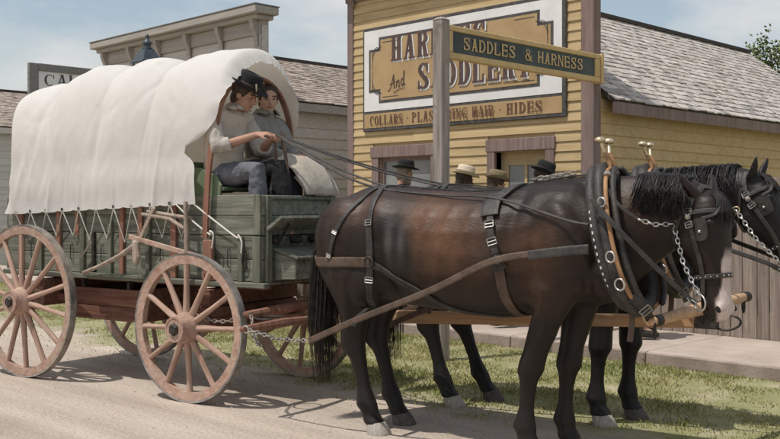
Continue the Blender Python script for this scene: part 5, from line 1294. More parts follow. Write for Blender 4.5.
def strap(name, pts, width, mat, parent, bvh=None, off=.006, th=.007, snap=True, n=7, flat=None):
    pp = catmull(pts, n); P2, Nn = [], []
    for p in pp:
        nrm = Vector(flat) if flat else Vector((0, -1, 0))
        if bvh:
            l, q, _, _ = bvh.find_nearest(p)
            if l is not None:
                if not flat: nrm = q
                if snap: p = l + q * off
                elif (p - l).dot(q) < off: p = l + q * off
        P2.append(p); Nn.append(nrm)
    for _ in range(2):
        P2 = [P2[0]] + [(P2[i - 1] + P2[i] * 2 + P2[i + 1]) / 4 for i in range(1, len(P2) - 1)] + [P2[-1]]
        Nn = [Nn[0]] + [(Nn[i - 1] + Nn[i] * 2 + Nn[i + 1]).normalized() for i in range(1, len(Nn) - 1)] + [Nn[-1]]
    rings = []
    for i, p in enumerate(P2):
        t = (P2[min(i + 1, len(P2) - 1)] - P2[max(i - 1, 0)]).normalized(); s_ = t.cross(Nn[i]).normalized(); nr = s_.cross(t).normalized()
        if nr.dot(Nn[i]) < 0: nr = -nr
        rings.append([p + s_ * width / 2 - nr * .003, p + s_ * width / 2 + nr * th * .7, p + s_ * width * .32 + nr * th, p - s_ * width * .32 + nr * th, p - s_ * width / 2 + nr * th * .7, p - s_ * width / 2 - nr * .003])
    return MB().loft(rings).build(name, mat, parent), P2, Nn
def buckle(c, t, nrm, w, l, mat, parent, name='buckle'):
    c, t, nrm = Vector(c), Vector(t).normalized(), Vector(nrm).normalized(); s_ = t.cross(nrm).normalized(); c = c + nrm * .012
    q = [c + t * l + s_ * w, c + t * l - s_ * w, c - t * l - s_ * w, c - t * l + s_ * w]
    m_ = MB()
    for i in range(4): m_.tube([q[i], q[(i + 1) % 4]], .0034, 5)
    m_.tube([c + s_ * w, c - s_ * w], .0035, 5)
    return m_.build(name, mat, parent)

def harness(label, hs, trace_end, traces=True):
    h, bvh, hp, crest, (ax, fr, sd) = hs
    T = thing('harness', label, 'harness', h.location, h.rotation_euler.z, 'harnesses of the team'); T.scale = h.scale
    # collar and hames
    cp0, cp1 = Vector((.905, 0, 1.615)), Vector((1.115, 0, .855)); mid = (cp0 + cp1) / 2; ua = (cp0 - cp1) / 2
    def loop(a, k=1.0, dx=0.0, wy=.245):
        c, s = math.cos(a), math.sin(a)
        return mid + ua * (s * k) + Vector((dx, wy * math.copysign(abs(c) ** .8, c) * (1 - .22 * s), 0))
    NL = 40
    pts = [loop(2 * math.pi * j / NL) for j in range(NL)]
    rad = [(.034 + .014 * (1 - math.sin(2 * math.pi * j / NL)) / 2) for j in range(NL)]
    auto_smooth(MB().tube(pts, rad, 12, False, True).build('collar', 'leather', T), 70)
    pts = [loop(2 * math.pi * j / NL, .985, -.045, .268) for j in range(NL)]
    auto_smooth(MB().tube(pts, .030, 10, False, True).build('collar_rim', 'leather', T), 70)
    stn = MB()
    for j in range(64):
        a = 2 * math.pi * j / 64
        if abs(math.sin(a)) > .93: continue
        p = loop(a, .99, -.050, .298); q = loop(a + .04, .99, -.050, .298)
        stn.tube([p, q], .0045, 5)
    stn.build('stitching', 'stitch', T)
    for s in (-1, 1):
        pp = []
        for k in range(17):
            a = R(84 - 168 * k / 16); q = loop(a, 1.0, .045, .29); q = Vector((q.x, s * abs(q.y), q.z)); pp.append(q)
        pp = [pp[0] + Vector((-.035, 0, .085)), pp[0] + Vector((-.012, -.0 * s, .04))] + pp
        ha = auto_smooth(MB().tube(pp, [.010, .011] + [.0125] * 17, 8, round_ends=True).build('hame', 'hame_wood', T), 60)
        k0 = pp[0]; dd = Vector((-.01, s * .018, .045))
        MB().tube([k0, k0 + dd * 1.2], [.010, .008], 8).build('hame_stem', 'brass', ha)
        MB().ell(k0 + dd * 1.5, (.030, .030, .019)).build('hame_knob', 'brass', ha, True)
        MB().tube([loop(R(60), 1.0, .052, .30) * 1 if s > 0 else Vector((loop(R(60), 1.0, .052, .30).x, -loop(R(60), 1.0, .052, .30).y, loop(R(60), 1.0, .052, .30).z)), Vector((loop(R(64), 1, .052, .3).x, s * abs(loop(R(64), 1, .052, .3).y), loop(R(64), 1, .052, .3).z))], .022, 8).build('hame_ferrule', 'steel', ha)
        for a, rr in ((30, .024), (-14, .028), (-38, .030)):
            q = loop(R(a), 1.0, .03, .325); ring_mb((q.x, s * abs(q.y), q.z), rr, .0055, (.3, 1, .1)).build('hame_ring', 'steel', T, True)
        # second pipe of leather behind the hame
        pp = [Vector((q.x, s * abs(q.y), q.z)) for q in [loop(R(80 - 150 * k / 12), 1.0, .075, .245) for k in range(13)]]
        auto_smooth(MB().tube(pp, .018, 8, round_ends=True).build('collar_pad', 'leather', T), 60)
        # lower hame strap to the yoke ring
        q0 = loop(R(-52), 1.0, .05, .29); q0 = Vector((q0.x, s * abs(q0.y), q0.z))
        if s < 0:
            strap('breast_strap', [q0, q0.lerp(Vector((1.16, -.02, .80)), .5) + Vector((.03, s * .03, 0)), Vector((1.165, -.015, .80))], .05, 'leather', T, flat=(.5, -1, -.2))
            buckle(q0.lerp(Vector((1.165, -.02, .80)), .55) + Vector((.03, -.03, 0)), Vector((.1, .25, -.2)), (.5, -1, -.2), .03, .022, 'buckle', T)
            strap('strap_end', [Vector((1.08, -.06, .86)), Vector((1.085, -.075, .77)), Vector((1.075, -.08, .68))], .032, 'brown_leather', T, flat=(.3, -1, 0))
    # housing flap on top of the collar
    flap = MB().loft([[(.865, y_, 1.60 - abs(y_) * .9), (.99, y_, 1.585 - abs(y_) * .9), (.985, y_, 1.60 - abs(y_) * .9), (.86, y_, 1.617 - abs(y_) * .9)] for y_ in (-.16, -.08, 0, .08, .16)]).build('collar_cap', 'leather', T)
    # back pad
    for s in (-1, 1):
        S = lambda a, z: side_pt(bvh, a, z, s)
        pad = [top_pt(bvh, .40, 0), top_pt(bvh, .385, s * .12), S(.35, 1.44), S(.335, 1.385)]
        strap('back_pad', pad, .075, 'leather', T, bvh, .008, .014)
        o, P2, Nn = strap('back_pad_flap', [S(.33, 1.46), S(.333, 1.40), S(.345, 1.345)], .105, 'leather', T, bvh, .014, .012)
        o, P2, Nn = strap('billet', [S(.34, 1.39), S(.36, 1.28), S(.395, 1.16), S(.405, 1.10)], .042, 'leather', T, bvh, .012, .008)
        for f in (.30, .52): i = int(f * len(P2)); buckle(P2[i], P2[i + 1] - P2[i], Nn[i], .025, .019, 'buckle', T)
        ring_mb(P2[-3] + Nn[-3] * .02, .024, .006, Nn[-3]).build('ring', 'dark_iron', T, True)
        strap('tug_pad', [S(.385, 1.135), S(.40, 1.10), S(.415, 1.06)], .075, 'leather', T, bvh, .016, .012)
        strap('belly_band', [S(.405, 1.09), S(.42, .95), S(.43, .86), Vector((.435, s * .10, .77)), Vector((.435, 0, .76))], .055, 'brown_leather', T, bvh, .006, .008)
        # hip straps and breeching
        tp = top_pt(bvh, -.53, s * .03)
        o, P2, Nn = strap('hip_strap', [tp, top_pt(bvh, -.56, s * .14), S(-.60, 1.42), S(-.68, 1.27), S(-.74, 1.10), S(-.745, 1.06)], .030, 'leather', T, bvh)
        for f in (.62, .80): i = int(f * len(P2)); buckle(P2[i], P2[i + 1] - P2[i], Nn[i], .017, .010, 'buckle', T)
        o, P2, Nn = strap('hip_strap', [tp, top_pt(bvh, -.50, s * .14), S(-.47, 1.42), S(-.455, 1.25), S(-.45, 1.07), S(-.47, .92), S(-.50, .76)], .040, 'leather', T, bvh)
        for f in (.45, .78): i = int(f * len(P2)); buckle(P2[i], P2[i + 1] - P2[i], Nn[i], .023, .016, 'buckle', T)
        strap('breeching', [Vector((-1.04, 0, 1.06)), Vector((-.99, s * .18, 1.06)), S(-.80, 1.06), S(-.62, 1.065), S(-.45, 1.07)], .062, 'brown_leather', T, bvh, .007, .010)
        i = side_pt(bvh, -.45, 1.07, s); ring_mb(i + Vector((0, s * .018, 0)), .030, .007, (0, 1, 0)).build('ring', 'dark_iron', T, True)
        strap('quarter_strap', [S(-.44, 1.06), S(-.30, .99), S(-.10, .90), Vector((.10, s * .16, .80)), Vector((.42, s * .02, .765))], .040, 'leather', T, bvh, .006, .009)
        # trace
        e = Vector((-.86, s * .395, .572)); e2 = Vector((trace_end[0], s * .36, trace_end[1]))
        tpts = [e, Vector((-.65, s * .405, .660)), Vector((-.44, s * .42, .745)), Vector((.04, s * .415, .93)), Vector((.40, s * .40, 1.10)), Vector((.66, s * .36, 1.15)), Vector((.93, s * .335, 1.18))]
        strap('trace', tpts, .038, 'brown_leather', T, bvh, .012, .009, snap=False, flat=(0, s, .15))
        strap('trace_safe', [Vector((.62, s * .37, 1.14)), Vector((.80, s * .36, 1.165)), Vector((.95, s * .34, 1.18))], .052, 'leather', T, bvh, .014, .010, snap=False, flat=(0, s, .15))
        ch = chain_mb([e, e.lerp(e2, .5) - Vector((0, 0, .025)), e2], .034); ch.build('trace_chain', 'tyre_steel', T)
        strap('trace_carrier', [S(-.50, .78), Vector((-.50, s * .40, .735)), Vector((-.50, s * .42, .69))], .034, 'leather', T, flat=(0, s, 0))
    strap('back_strap', [top_pt(bvh, .40, 0), top_pt(bvh, .1, 0), top_pt(bvh, -.2, 0), top_pt(bvh, -.53, 0), top_pt(bvh, -.85, 0), Vector((-.99, 0, 1.37))], .035, 'leather', T, bvh)
    strap('mane_strap', [top_pt(bvh, .40, 0), top_pt(bvh, .6, 0), top_pt(bvh, .78, 0), Vector((.88, 0, 1.60))], .035, 'leather', T, bvh, snap=False)
    for y_ in (-.05, .03):
        mm = chain_mb([top_pt(bvh, .48, y_) + Vector((0, 0, .03)), top_pt(bvh, .72, y_) + Vector((0, 0, .035))], .036, .004, .011); mm.build('spreader_rings', 'tyre_steel', T)
    # bridle
    Bd = thing('bridle', label.replace('harness with', 'bridle with').split(' collar')[0] if False else BRIDLE[h.name], 'bridle', h.location, h.rotation_euler.z, 'bridles of the team'); Bd.scale = h.scale
    hv = lambda t, f, y: hp(t, f, y)
    for s in (-1, 1):
        o, P2, Nn = strap('cheek_strap', [hv(.02, -.02, s * .07), hv(.14, -.035, s * .11), hv(.30, -.02, s * .12), hv(.55, -.005, s * .08), hv(.80, -.03, s * .068)], .026, 'leather', Bd, bvh)
        for f in (.22, .40): i = int(f * len(P2)); buckle(P2[i], P2[i + 1] - P2[i], Nn[i], .020, .014, 'buckle', Bd)
        i = int(.30 * len(P2)); MB().ell(P2[i] + Nn[i] * .008, (.017, .017, .017)).build('concho', 'tyre_steel', Bd, True)
        # blinker
        c = hv(.27, .025, s * .122); bl = []
        for dd in (-.004, .004):
            bl.append([c + ax * (.058 * math.copysign(abs(math.cos(2 * math.pi * j / 16)) ** .6, math.cos(2 * math.pi * j / 16))) + fr * (.052 * math.copysign(abs(math.sin(2 * math.pi * j / 16)) ** .6, math.sin(2 * math.pi * j / 16))) + sd * s * (dd + .25 * .052 * math.sin(2 * math.pi * j / 16)) for j in range(16)])
        bo = auto_smooth(MB().loft(bl).build('blinker', 'leather', Bd), 50)
        MB().ell(c + sd * s * .006 + ax * .01, (.009, .009, .009)).build('blinker_stud', 'steel', bo, True)
        strap('blinker_stay', [hv(.08, .10, s * .03), hv(.16, .10, s * .085), c - ax * .055 + fr * .02], .016, 'leather', Bd, flat=tuple(sd * s))
        strap('throat_latch', [hv(.04, -.05, s * .08), hv(.22, -.12, s * .105), hv(.36, -.16, s * .05), hv(.38, -.17, 0)], .020, 'leather', Bd, bvh)
        bc = hv(.845, -.045, s * .085); ring_mb(bc, .042, .0055, sd * .9 + fr * .25).build('bit_ring', 'steel', Bd, True)
        rr = hv(.20, -.125, s * .125); ring_mb(rr, .020, .0045, sd).build('cheek_ring', 'brass', Bd, True)
        chain_mb([rr, rr.lerp(bc, .5) - fr * .012 + sd * s * .012, bc + ax * -.035], .026, .0042, .010).build('bit_chain', 'steel', Bd)
        # check line: strap then chain from collar top to cheek ring
        k0 = Vector((.965, s * .16, 1.52)); k1 = k0.lerp(rr, .55) + Vector((0, s * .06, -.07))
        strap('check_strap', [k0, k0.lerp(k1, .5) + Vector((0, s * .03, -.02)), k1], .018, 'leather', Bd, bvh, .012, .007, snap=False, flat=(0, s, .2))
        chain_mb([k1, k1.lerp(rr, .5) + Vector((0, s * .015, -.015)), rr], .026, .0042, .010).build('check_chain', 'steel', Bd)
    strap('brow_band', [hv(.13, -.02, -.11), hv(.13, .07, -.085), hv(.13, .11, 0), hv(.13, .07, .085), hv(.13, -.02, .11)], .024, 'leather', Bd, bvh)
    strap('crown_piece', [hv(.03, -.03, -.085), hv(-.02, -.02, -.03), hv(-.03, -.02, 0), hv(-.02, -.02, .03), hv(.03, -.03, .085)], .03, 'leather', Bd, bvh)
    o, P2, Nn = strap('nose_band', [hv(.64, -.08, 0), hv(.64, -.05, -.06), hv(.64, .03, -.07), hv(.64, .08, 0), hv(.64, .03, .07), hv(.64, -.05, .06), hv(.64, -.08, 0)], .024, 'leather', Bd, bvh)
    st_ = MB()
    for i in range(2, len(P2) - 2, 2): st_.ell(P2[i] + Nn[i] * .008, (.0045, .0045, .0045), None, 6, 4)
    st_.build('nose_band_studs', 'steel', Bd)
    return T

hA = horse('dark bay draft horse nearest the camera with white nose and brown flank', (-3.871, 4.487, 0), RZ, 'coat_bay',
           [(.62, 1.16, .36, .20), (.82, 1.22, .37, .20), (.98, 1.28, .315, .165), (1.12, 1.335, .25, .125), (1.27, 1.375, .195, .105), (1.40, 1.40, .155, .092), (1.48, 1.41, .10, .07)],
           (1.455, 0, 1.455), (.075, 0, -.62), R(-17), ((.03, .49), (.02, .60)), ((-.70, -.545), (-.745, -.565)),
           ('hoof_dark', 'hoof_dark', 'hoof_pale', 'hoof_dark'), -1, 1.0, True, 1.0, (.72, -.22, .50), .58)
hB = horse('black draft horse on the far side of the team with pricked ears', (-4.192, 5.443, 0), RZ, 'coat_black',
           [(.62, 1.16, .36, .20), (.82, 1.24, .36, .19), (1.0, 1.31, .30, .155), (1.18, 1.375, .24, .125), (1.36, 1.43, .19, .105), (1.50, 1.465, .155, .095), (1.60, 1.485, .10, .07)],
           (1.545, 0, 1.525), (.30, 0, -.60), R(-3), ((.02, .63), (.01, .73)), ((-.62, -.44), (-.54, -.30)),
           ('hoof_pale', 'hoof_dark', 'hoof_pale', 'hoof_dark'), 1, 0.85, False, 1.02, (.62, .62, .30), .45)
BRIDLE = {hA[0].name: 'black leather bridle with bit chain on the white nosed horse', hB[0].name: 'black leather bridle with blinkers on the far black horse'}
harness('studded black collar and leather harness on the nearest dark bay horse', hA, (-1.40, .60))
harness('black collar and leather harness on the far black horse', hB, (-1.46, .59))

# driving lines from the hands to the bits
inv = Matrix.Rotation(-RZ, 4, 'Z')
def rig_of(p, hobj):          # horse-local point -> wagon-local
    return inv @ (Matrix.Rotation(RZ, 4, 'Z') @ (Vector(p) * hobj.scale.x) + hobj.location - Vector(RIG))
hand = Vector((.36, -.13, 1.945))
for hs, lab, hd in ((hA, 'leather driving rein running from the driver hands over the nearest horse', hand), (hB, 'leather driving rein running from the driver hands over the far horse', hand + Vector((.0, .03, -.01)))):
    h_, bv, hp_, _, _ = hs
    T = thing('driving_rein', lab, 'rein', RIG, RZ, 'driving reins')
    for y_ in (-1, 1):
        loc_pts = [top_pt(bv, -.62, y_ * .10) + Vector((0, 0, .02)), top_pt(bv, -.1, y_ * .16) + Vector((0, 0, .012)), side_pt(bv, .36, 1.44, y_) + Vector((0, y_ * .03, .01)), side_pt(bv, .80, 1.335, y_) + Vector((0, y_ * .05, 0)), Vector((.95, y_ * .345, 1.31))]
        pts = [hd] + [rig_of(p, h_) for p in loc_pts]
        pts.insert(1, pts[0].lerp(pts[1], .5) + Vector((0, 0, -.03)))
        strap('back_line', pts, .014, 'leather', T, flat=(.1, -.6, .8), th=.004)
        fl = [rig_of(p, h_) for p in (Vector((.95, y_ * .30, 1.44)), Vector((1.12, y_ * .30, 1.26)), hp_(.70, -.12, y_ * .17), hp_(.845, -.06, y_ * .10))]
        strap('front_line', fl, .026, 'leather', T, flat=(.2, y_, .2))
        chain_mb([fl[-1], fl[-1].lerp(fl[-2], .35)], .028).build('line_clip', 'steel', T)
    if h_ is hA[0]:
        strap('rein_end', [hd, hd + Vector((.02, -.01, -.18)), hd + Vector((.03, 0, -.42))], .024, 'brown_leather', T, flat=(.5, -1, 0))
        strap('rein_end', [hd + Vector((.02, .05, 0)), hd + Vector((.07, .05, -.2)), hd + Vector((.08, .06, -.42))], .024, 'brown_leather', T, flat=(.5, -1, 0))
# ================================================================== people
def person(label, J, loc, rz, skin, top, legs, opts, voxel=0.010, group=None, cat='person'):
    """J: joints in local metres.  body is one continuous skin surface; clothes, hair and hat are children"""
    T = thing('person', label, cat, loc, rz, group)
    g = {k: (Vector(v) if isinstance(v, tuple) and len(v) == 3 and not isinstance(v[0], tuple) else v) for k, v in J.items()}
    f = g['face'].normalized(); up = g.get('head_up', Vector((0, 0, 1))); up = (up - f * up.dot(f)).normalized(); sd = up.cross(f).normalized()
    hc = g['head']
    hm = Matrix(((f.x, sd.x, up.x, 0), (f.y, sd.y, up.y, 0), (f.z, sd.z, up.z, 0), (0, 0, 0, 1)))
    hp = lambda a, b, c: hc + f * a + sd * b + up * c
    b = MB()
    b.ell(hp(-.008, 0, .028), (.094, .074, .088), hm); b.ell(hp(.018, 0, -.035), (.070, .060, .080), hm); b.ell(hp(.052, 0, -.088), (.028, .030, .024), hm)
    b.ell(hp(.072, 0, .018), (.018, .056, .016), hm)                                             # brow
    b.tube([hp(.082, 0, .012), hp(.098, 0, -.012), hp(.106, 0, -.030)], [.008, .011, .014], 8, round_ends=True)  # nose
    for s in (-1, 1):
        b.ell(hp(.050, s * .040, -.024), (.028, .022, .022), hm); b.ell(hp(-.005, s * .076, -.008), (.022, .008, .032), hm)
        b.ell(hp(.097, s * .011, -.030), (.010, .008, .007), hm)
    b.ell(hp(.074, 0, -.055), (.016, .026, .008), hm); b.ell(hp(.070, 0, -.066), (.016, .022, .008), hm)
    b.tube([g['neck'], hp(-.02, 0, -.05)], [.062, .056], 12, round_ends=True)
    # torso
    tv = [g['pelvis'], g['waist'], g['chest'], g['neck']]; lat = (g['sh_l'] - g['sh_r']).normalized()
    def torso(mb, k):
        rr = [(.165, .125), (.150, .108), (.180, .118), (.075, .068)]; path = catmull(tv, 4); rings = []
        for i, p in enumerate(path):
            u = i / (len(path) - 1) * 3; q = min(2, int(u)); t = u - q; w = rr[q][0] * (1 - t) + rr[q + 1][0] * t; d = rr[q][1] * (1 - t) + rr[q + 1][1] * t
            tn = (path[min(i + 1, len(path) - 1)] - path[max(i - 1, 0)]).normalized(); l_ = (lat - tn * lat.dot(tn)).normalized(); dp = l_.cross(tn)
            rings.append([p + l_ * (w * g.get('girth', 1) + k) * math.cos(2 * math.pi * j / 18) + dp * (d * g.get('girth', 1) + k) * math.sin(2 * math.pi * j / 18) for j in range(18)])
        mb.loft(rings)
        mb.tube([g['sh_r'], g['chest'].lerp(g['neck'], .62), g['sh_l']], [.062 + k, .072 + k, .062 + k], 12, round_ends=True)
    torso(b, -.012)
    hands = MB()
    for s in 'rl':
        sh, el, wr = g['sh_' + s], g['el_' + s], g['wr_' + s]; hd = g['hd_' + s].normalized()
        b.tube([sh, sh.lerp(el, .5), el, el.lerp(wr, .35), wr], [.050, .046, .038, .037, .026], 10, round_ends=True)
        pn = g.get('pn_' + s, Vector((0, 0, -1))); pn = (pn - hd * pn.dot(hd)).normalized(); ac = hd.cross(pn).normalized()   # palm normal, across
        pm = Matrix(((hd.x, ac.x, pn.x, 0), (hd.y, ac.y, pn.y, 0), (hd.z, ac.z, pn.z, 0), (0, 0, 0, 1)))
        b.ell(wr + hd * .048, (.050, .040, .017), pm); b.tube([wr, wr + hd * .03], [.026, .026], 8, round_ends=True)
        cu = g.get('curl', .8)
        for k, (o_, L) in enumerate(((-.030, .068), (-.010, .078), (.010, .072), (.029, .058))):
            p0 = wr + hd * .085 + ac * o_; p1 = p0 + (hd * math.cos(cu * .5) + pn * math.sin(cu * .5)) * L * .45; p2 = p1 + (hd * math.cos(cu * 1.5) + pn * math.sin(cu * 1.5)) * L * .32; p3 = p2 + (hd * math.cos(cu * 2.4) + pn * math.sin(cu * 2.4)) * L * .26
            b.tube([p0 - hd * .02, p0, p1, p2, p3], [.0095, .0095, .009, .0085, .0075], 7, round_ends=True)
        tx = -1 if g.get('thumb_' + s, 1) > 0 else 1
        t0 = wr + hd * .035 + ac * .030 * tx; t1 = t0 + (hd * .6 + ac * .6 * tx + pn * .4).normalized() * .038; t2 = t1 + (hd * .9 + pn * .5).normalized() * .030
        b.tube([t0 - hd * .01, t0, t1, t2], [.013, .012, .0105, .009], 7, round_ends=True)
    for s in 'rl':
        hi, kn, an = g['hip_' + s], g['kn_' + s], g['an_' + s]
        b.tube([hi, hi.lerp(kn, .5), kn, kn.lerp(an, .35), an], [.080, .070, .052, .052, .036], 10, round_ends=True)
        b.tube([an, an + g['ft_' + s].normalized() * .12 + Vector((0, 0, -.05))], [.036, .03], 8, round_ends=True)
    body = fuse('body', b, voxel, 2, skin, T)
    # shirt or blouse
    if top:
        m = MB(); torso(m, .008)
        for s in 'rl':
            sh, el, wr = g['sh_' + s], g['el_' + s], g['wr_' + s]; e_ = el.lerp(wr, opts.get('sleeve', .93))
            wob = lambda p, k: p + Vector((random.uniform(-1, 1), random.uniform(-1, 1), random.uniform(-1, 1))) * k
            m.tube([sh, wob(sh.lerp(el, .33), .006), wob(sh.lerp(el, .66), .008), el, wob(el.lerp(e_, .5), .006), e_], [.070, .070, .064, .062, .056, .048 if opts.get('sleeve', .93) > .8 else .060], 12)
        m.tube([g['neck'].lerp(g['chest'], .10), g['neck'].lerp(hp(-.02, 0, -.05), .35)], [.076, .068], 14)
        fuse('shirt', m, voxel, 3, top, T, .009)
        if opts.get('collar'):
            cb = g['neck'].lerp(hp(-.02, 0, -.05), .40); l_ = lat; fw = l_.cross(Vector((0, 0, 1))); fw = fw if fw.dot(f) > 0 else -fw
            cm = MB()
            for s in (-1, 1):
                a0 = cb - fw * .07; pts = [cb + (fw * math.cos(t) * -1 + l_ * s * math.sin(t)) * .072 for t in (0, .8, 1.6, 2.4, 2.9)]
                for i in range(4): cm.add([pts[i] + Vector((0, 0, .018)), pts[i + 1] + Vector((0, 0, .012)), pts[i + 1] * 1 + (pts[i + 1] - cb) * .55 - Vector((0, 0, .035)), pts[i] + (pts[i] - cb) * .45 - Vector((0, 0, .02))], [(0, 1, 2, 3)])
            co_ = cm.build('collar', opts['collar'], T, True); md = co_.modifiers.new('t', 'SOLIDIFY'); md.thickness = .006
    if opts.get('vest'):
        m = MB(); torso(m, .018); fuse('waistcoat', m, voxel, 2, opts['vest'], T, .006)
    if legs:
        m = MB(); m.ell(g['pelvis'] - Vector((0, 0, .02)), (.135, .175, .13), Matrix.Rotation(math.atan2(lat.y, lat.x) - math.pi / 2, 4, 'Z'))
        for s in 'rl':
            hi, kn, an = g['hip_' + s], g['kn_' + s], g['an_' + s]
            m.tube([hi, hi.lerp(kn, .5), kn + (kn - hi).normalized() * .01, kn.lerp(an, .3), kn.lerp(an, .93)], [.098, .090, .072, .070, .062], 14, round_ends=True)
        fuse('trousers', m, voxel, 3, legs, T, .010)
    if opts.get('skirt'): opts['skirt'](T)
    for s in 'rl':
        an, ft = g['an_' + s], g['ft_' + s].normalized(); m = MB()
        m.tube([an + Vector((0, 0, .16)), an, an + Vector((0, 0, -.05))], [.058, .050, .050], 12, round_ends=True)
        m.tube([an + Vector((0, 0, -.055)) - ft * .03, an + Vector((0, 0, -.05)) + ft * .06, an + Vector((0, 0, -.066)) + ft * .16], [.042, .044, .034], 12, round_ends=True)
        fuse('boot', m, .010, 1, 'boot', T)
    # face details
    for s in (-1, 1):
        MB().ell(hp(.079, s * .031, .004), (.006, .010, .0055), hm).build('eye', 'eye', T, True)
        MB().tube([hp(.088, s * .016, .024), hp(.087, s * .034, .028), hp(.074, s * .050, .022)], .0045, 5).build('eyebrow', opts.get('hair', 'hair_brown'), T)
    MB().tube([hp(.081, -.022, -.060), hp(.091, 0, -.060), hp(.081, .022, -.060)], .0045, 5).build('mouth', 'lips' if skin != 'skin_dark' else 'nostril', T)
    # hair
    m = MB(); m.ell(hp(-.020, 0, .042), (.099, .086, .090), hm); m.ell(hp(-.045, 0, -.03), (.060, .070, .070), hm)
    if opts.get('bun'): m.ell(hp(-.10, 0, -.01), (.045, .045, .045), hm)
    for s in (-1, 1): m.ell(hp(-.01, s * .066, .02), (.045, .018, .045), hm)
    fuse('hair', m, .010, 2, opts.get('hair', 'hair_brown'), T)
    if opts.get('beard'):
        m = MB(); m.ell(hp(.055, 0, -.095), (.045, .052, .055), hm); m.ell(hp(.085, 0, -.048), (.016, .035, .010), hm)
        for s in (-1, 1): m.ell(hp(.02, s * .056, -.06), (.032, .018, .045), hm)
        fuse('beard', m, .008, 2, opts['beard'], T)
    if opts.get('hat'):
        mat, bw, ch, crown, tilt = opts['hat']
        hM = Matrix.Translation(hp(-.005, 0, .068)) @ hm @ Matrix.Rotation(R(tilt), 4, 'Y') @ Matrix.Diagonal((1.12, 1, 1, 1))
        n = 28; prof = [(.02, .004), (.085, .004), (.10, .0), (bw * .75, -.006), (bw, .004), (bw, .010), (bw * .75, .000), (.098, .008), (.094, .020), (.092, .05), (.088, ch * .75), (.080, ch * .95)]
        prof += [(.06, ch), (.02, ch * (.80 if crown == 'crease' else .97))]
        rings = []
        for r, z in prof:
            rg = []
            for j in range(n):
                a = 2 * math.pi * j / n; zz = z
                if r > .11: zz += .022 * ((r - .10) / (bw - .10)) ** 1.5 * (abs(math.sin(a)) ** 2) * opts.get('curl_brim', 1.0) - .010 * max(0, math.cos(a)) * (r - .1) / (bw - .1)
                rg.append(hM @ Vector((r * math.cos(a), r * math.sin(a), zz)))
            rings.append(rg)
        ho = auto_smooth(MB().loft(rings).build('hat', mat, T), 60)
        MB().loft([[hM @ Vector((r * math.cos(2 * math.pi * j / n), r * math.sin(2 * math.pi * j / n), z)) for j in range(n)] for r, z in ((.097, .010), (.098, .012), (.095, .036), (.092, .037))]).build('hat_band', opts.get('band', 'hat_band'), ho, True)
        if opts.get('tassel'):
            q = hM @ Vector((.075, -.05, .045)); MB().tube([q, q + Vector((.02, -.012, .004)), q + Vector((.024, -.016, -.05))], [.006, .007, .004], 6).build('tassel', 'brass', ho)
    return T

# driver and passenger, in wagon-local coordinates
def fwd(a, pitch=0): return (math.cos(a) * math.cos(pitch), math.sin(a) * math.cos(pitch), math.sin(pitch))
JD = dict(pelvis=(-.06, -.21, 1.655), waist=(-.075, -.21, 1.80), chest=(-.05, -.21, 1.97), neck=(.02, -.205, 2.125), head=(.115, -.19, 2.235), face=fwd(R(16), R(-20)),
          sh_r=(-.03, -.385, 2.07), sh_l=(-.02, -.045, 2.07), el_r=(.08, -.43, 1.835), el_l=(.12, .0, 1.83), wr_r=(.275, -.24, 1.93), wr_l=(.285, -.09, 1.90), hd_r=(.85, .52, .12), hd_l=(.9, -.25, .25), pn_r=(.1, .5, -1), pn_l=(.0, -.6, -1), curl=1.15,
          hip_r=(-.03, -.29, 1.635), hip_l=(-.03, -.125, 1.635), kn_r=(.335, -.30, 1.66), kn_l=(.37, -.10, 1.675), an_r=(.36, -.29, 1.23), an_l=(.40, -.10, 1.23), ft_r=(1, -.05, 0), ft_l=(1, .05, 0))
drv = person('wagon driver in black hat, beige shirt and grey trousers holding the reins', JD, RIG, RZ, 'skin_light', 'shirt_beige', 'jeans_grey',
       dict(sleeve=.30, hat=('felt_black', .158, .115, 'crease', 8), collar='shirt_beige', vest='vest_cream', tassel=True), 0.0085)
m_ = MB(); m_.tube([(-.02, -.125, 1.64), (.18, -.11, 1.665), (.385, -.10, 1.68), (.40, -.10, 1.55), (.41, -.10, 1.32)], [.103, .097, .083, .078, .072], 14, round_ends=True)
fuse('dark_legging', m_, .010, 3, 'cloth_black', drv, .009)
def skirt(T):
    rings = []
    rows = ((-.12, .20, 1.70, .17, .15), (.05, .20, 1.715, .20, .12), (.25, .205, 1.715, .205, .095), (.35, .21, 1.70, .205, .075), (.42, .22, 1.665, .205, .05), (.475, .23, 1.60, .20, .034), (.515, .24, 1.535, .195, .020), (.53, .245, 1.495, .19, .008))
    for i, (x, y, z, w, d) in enumerate(rows):
        r = []
        for j in range(48):
            a = 2 * math.pi * j / 48; wv = 1 + (.16 * math.sin(a * 7 + i * .3) + .10 * math.sin(a * 13 + i * .7)) * min(1, i / 4)
            r.append((x + .3 * d * math.sin(a), y + w * math.cos(a) * wv, z + d * math.sin(a) * wv))
        rings.append(r)
    o = MB().loft(rings).build('skirt', 'skirt_cream', T, True)
    m_ = MB(); m_.tube([(.26, .06, 1.69), (.36, .05, 1.63), (.375, .05, 1.50), (.375, .05, 1.38)], [.08, .08, .07, .07], 14, round_ends=True)
    m_.build('skirt_fold', 'cloth_black', T, True)
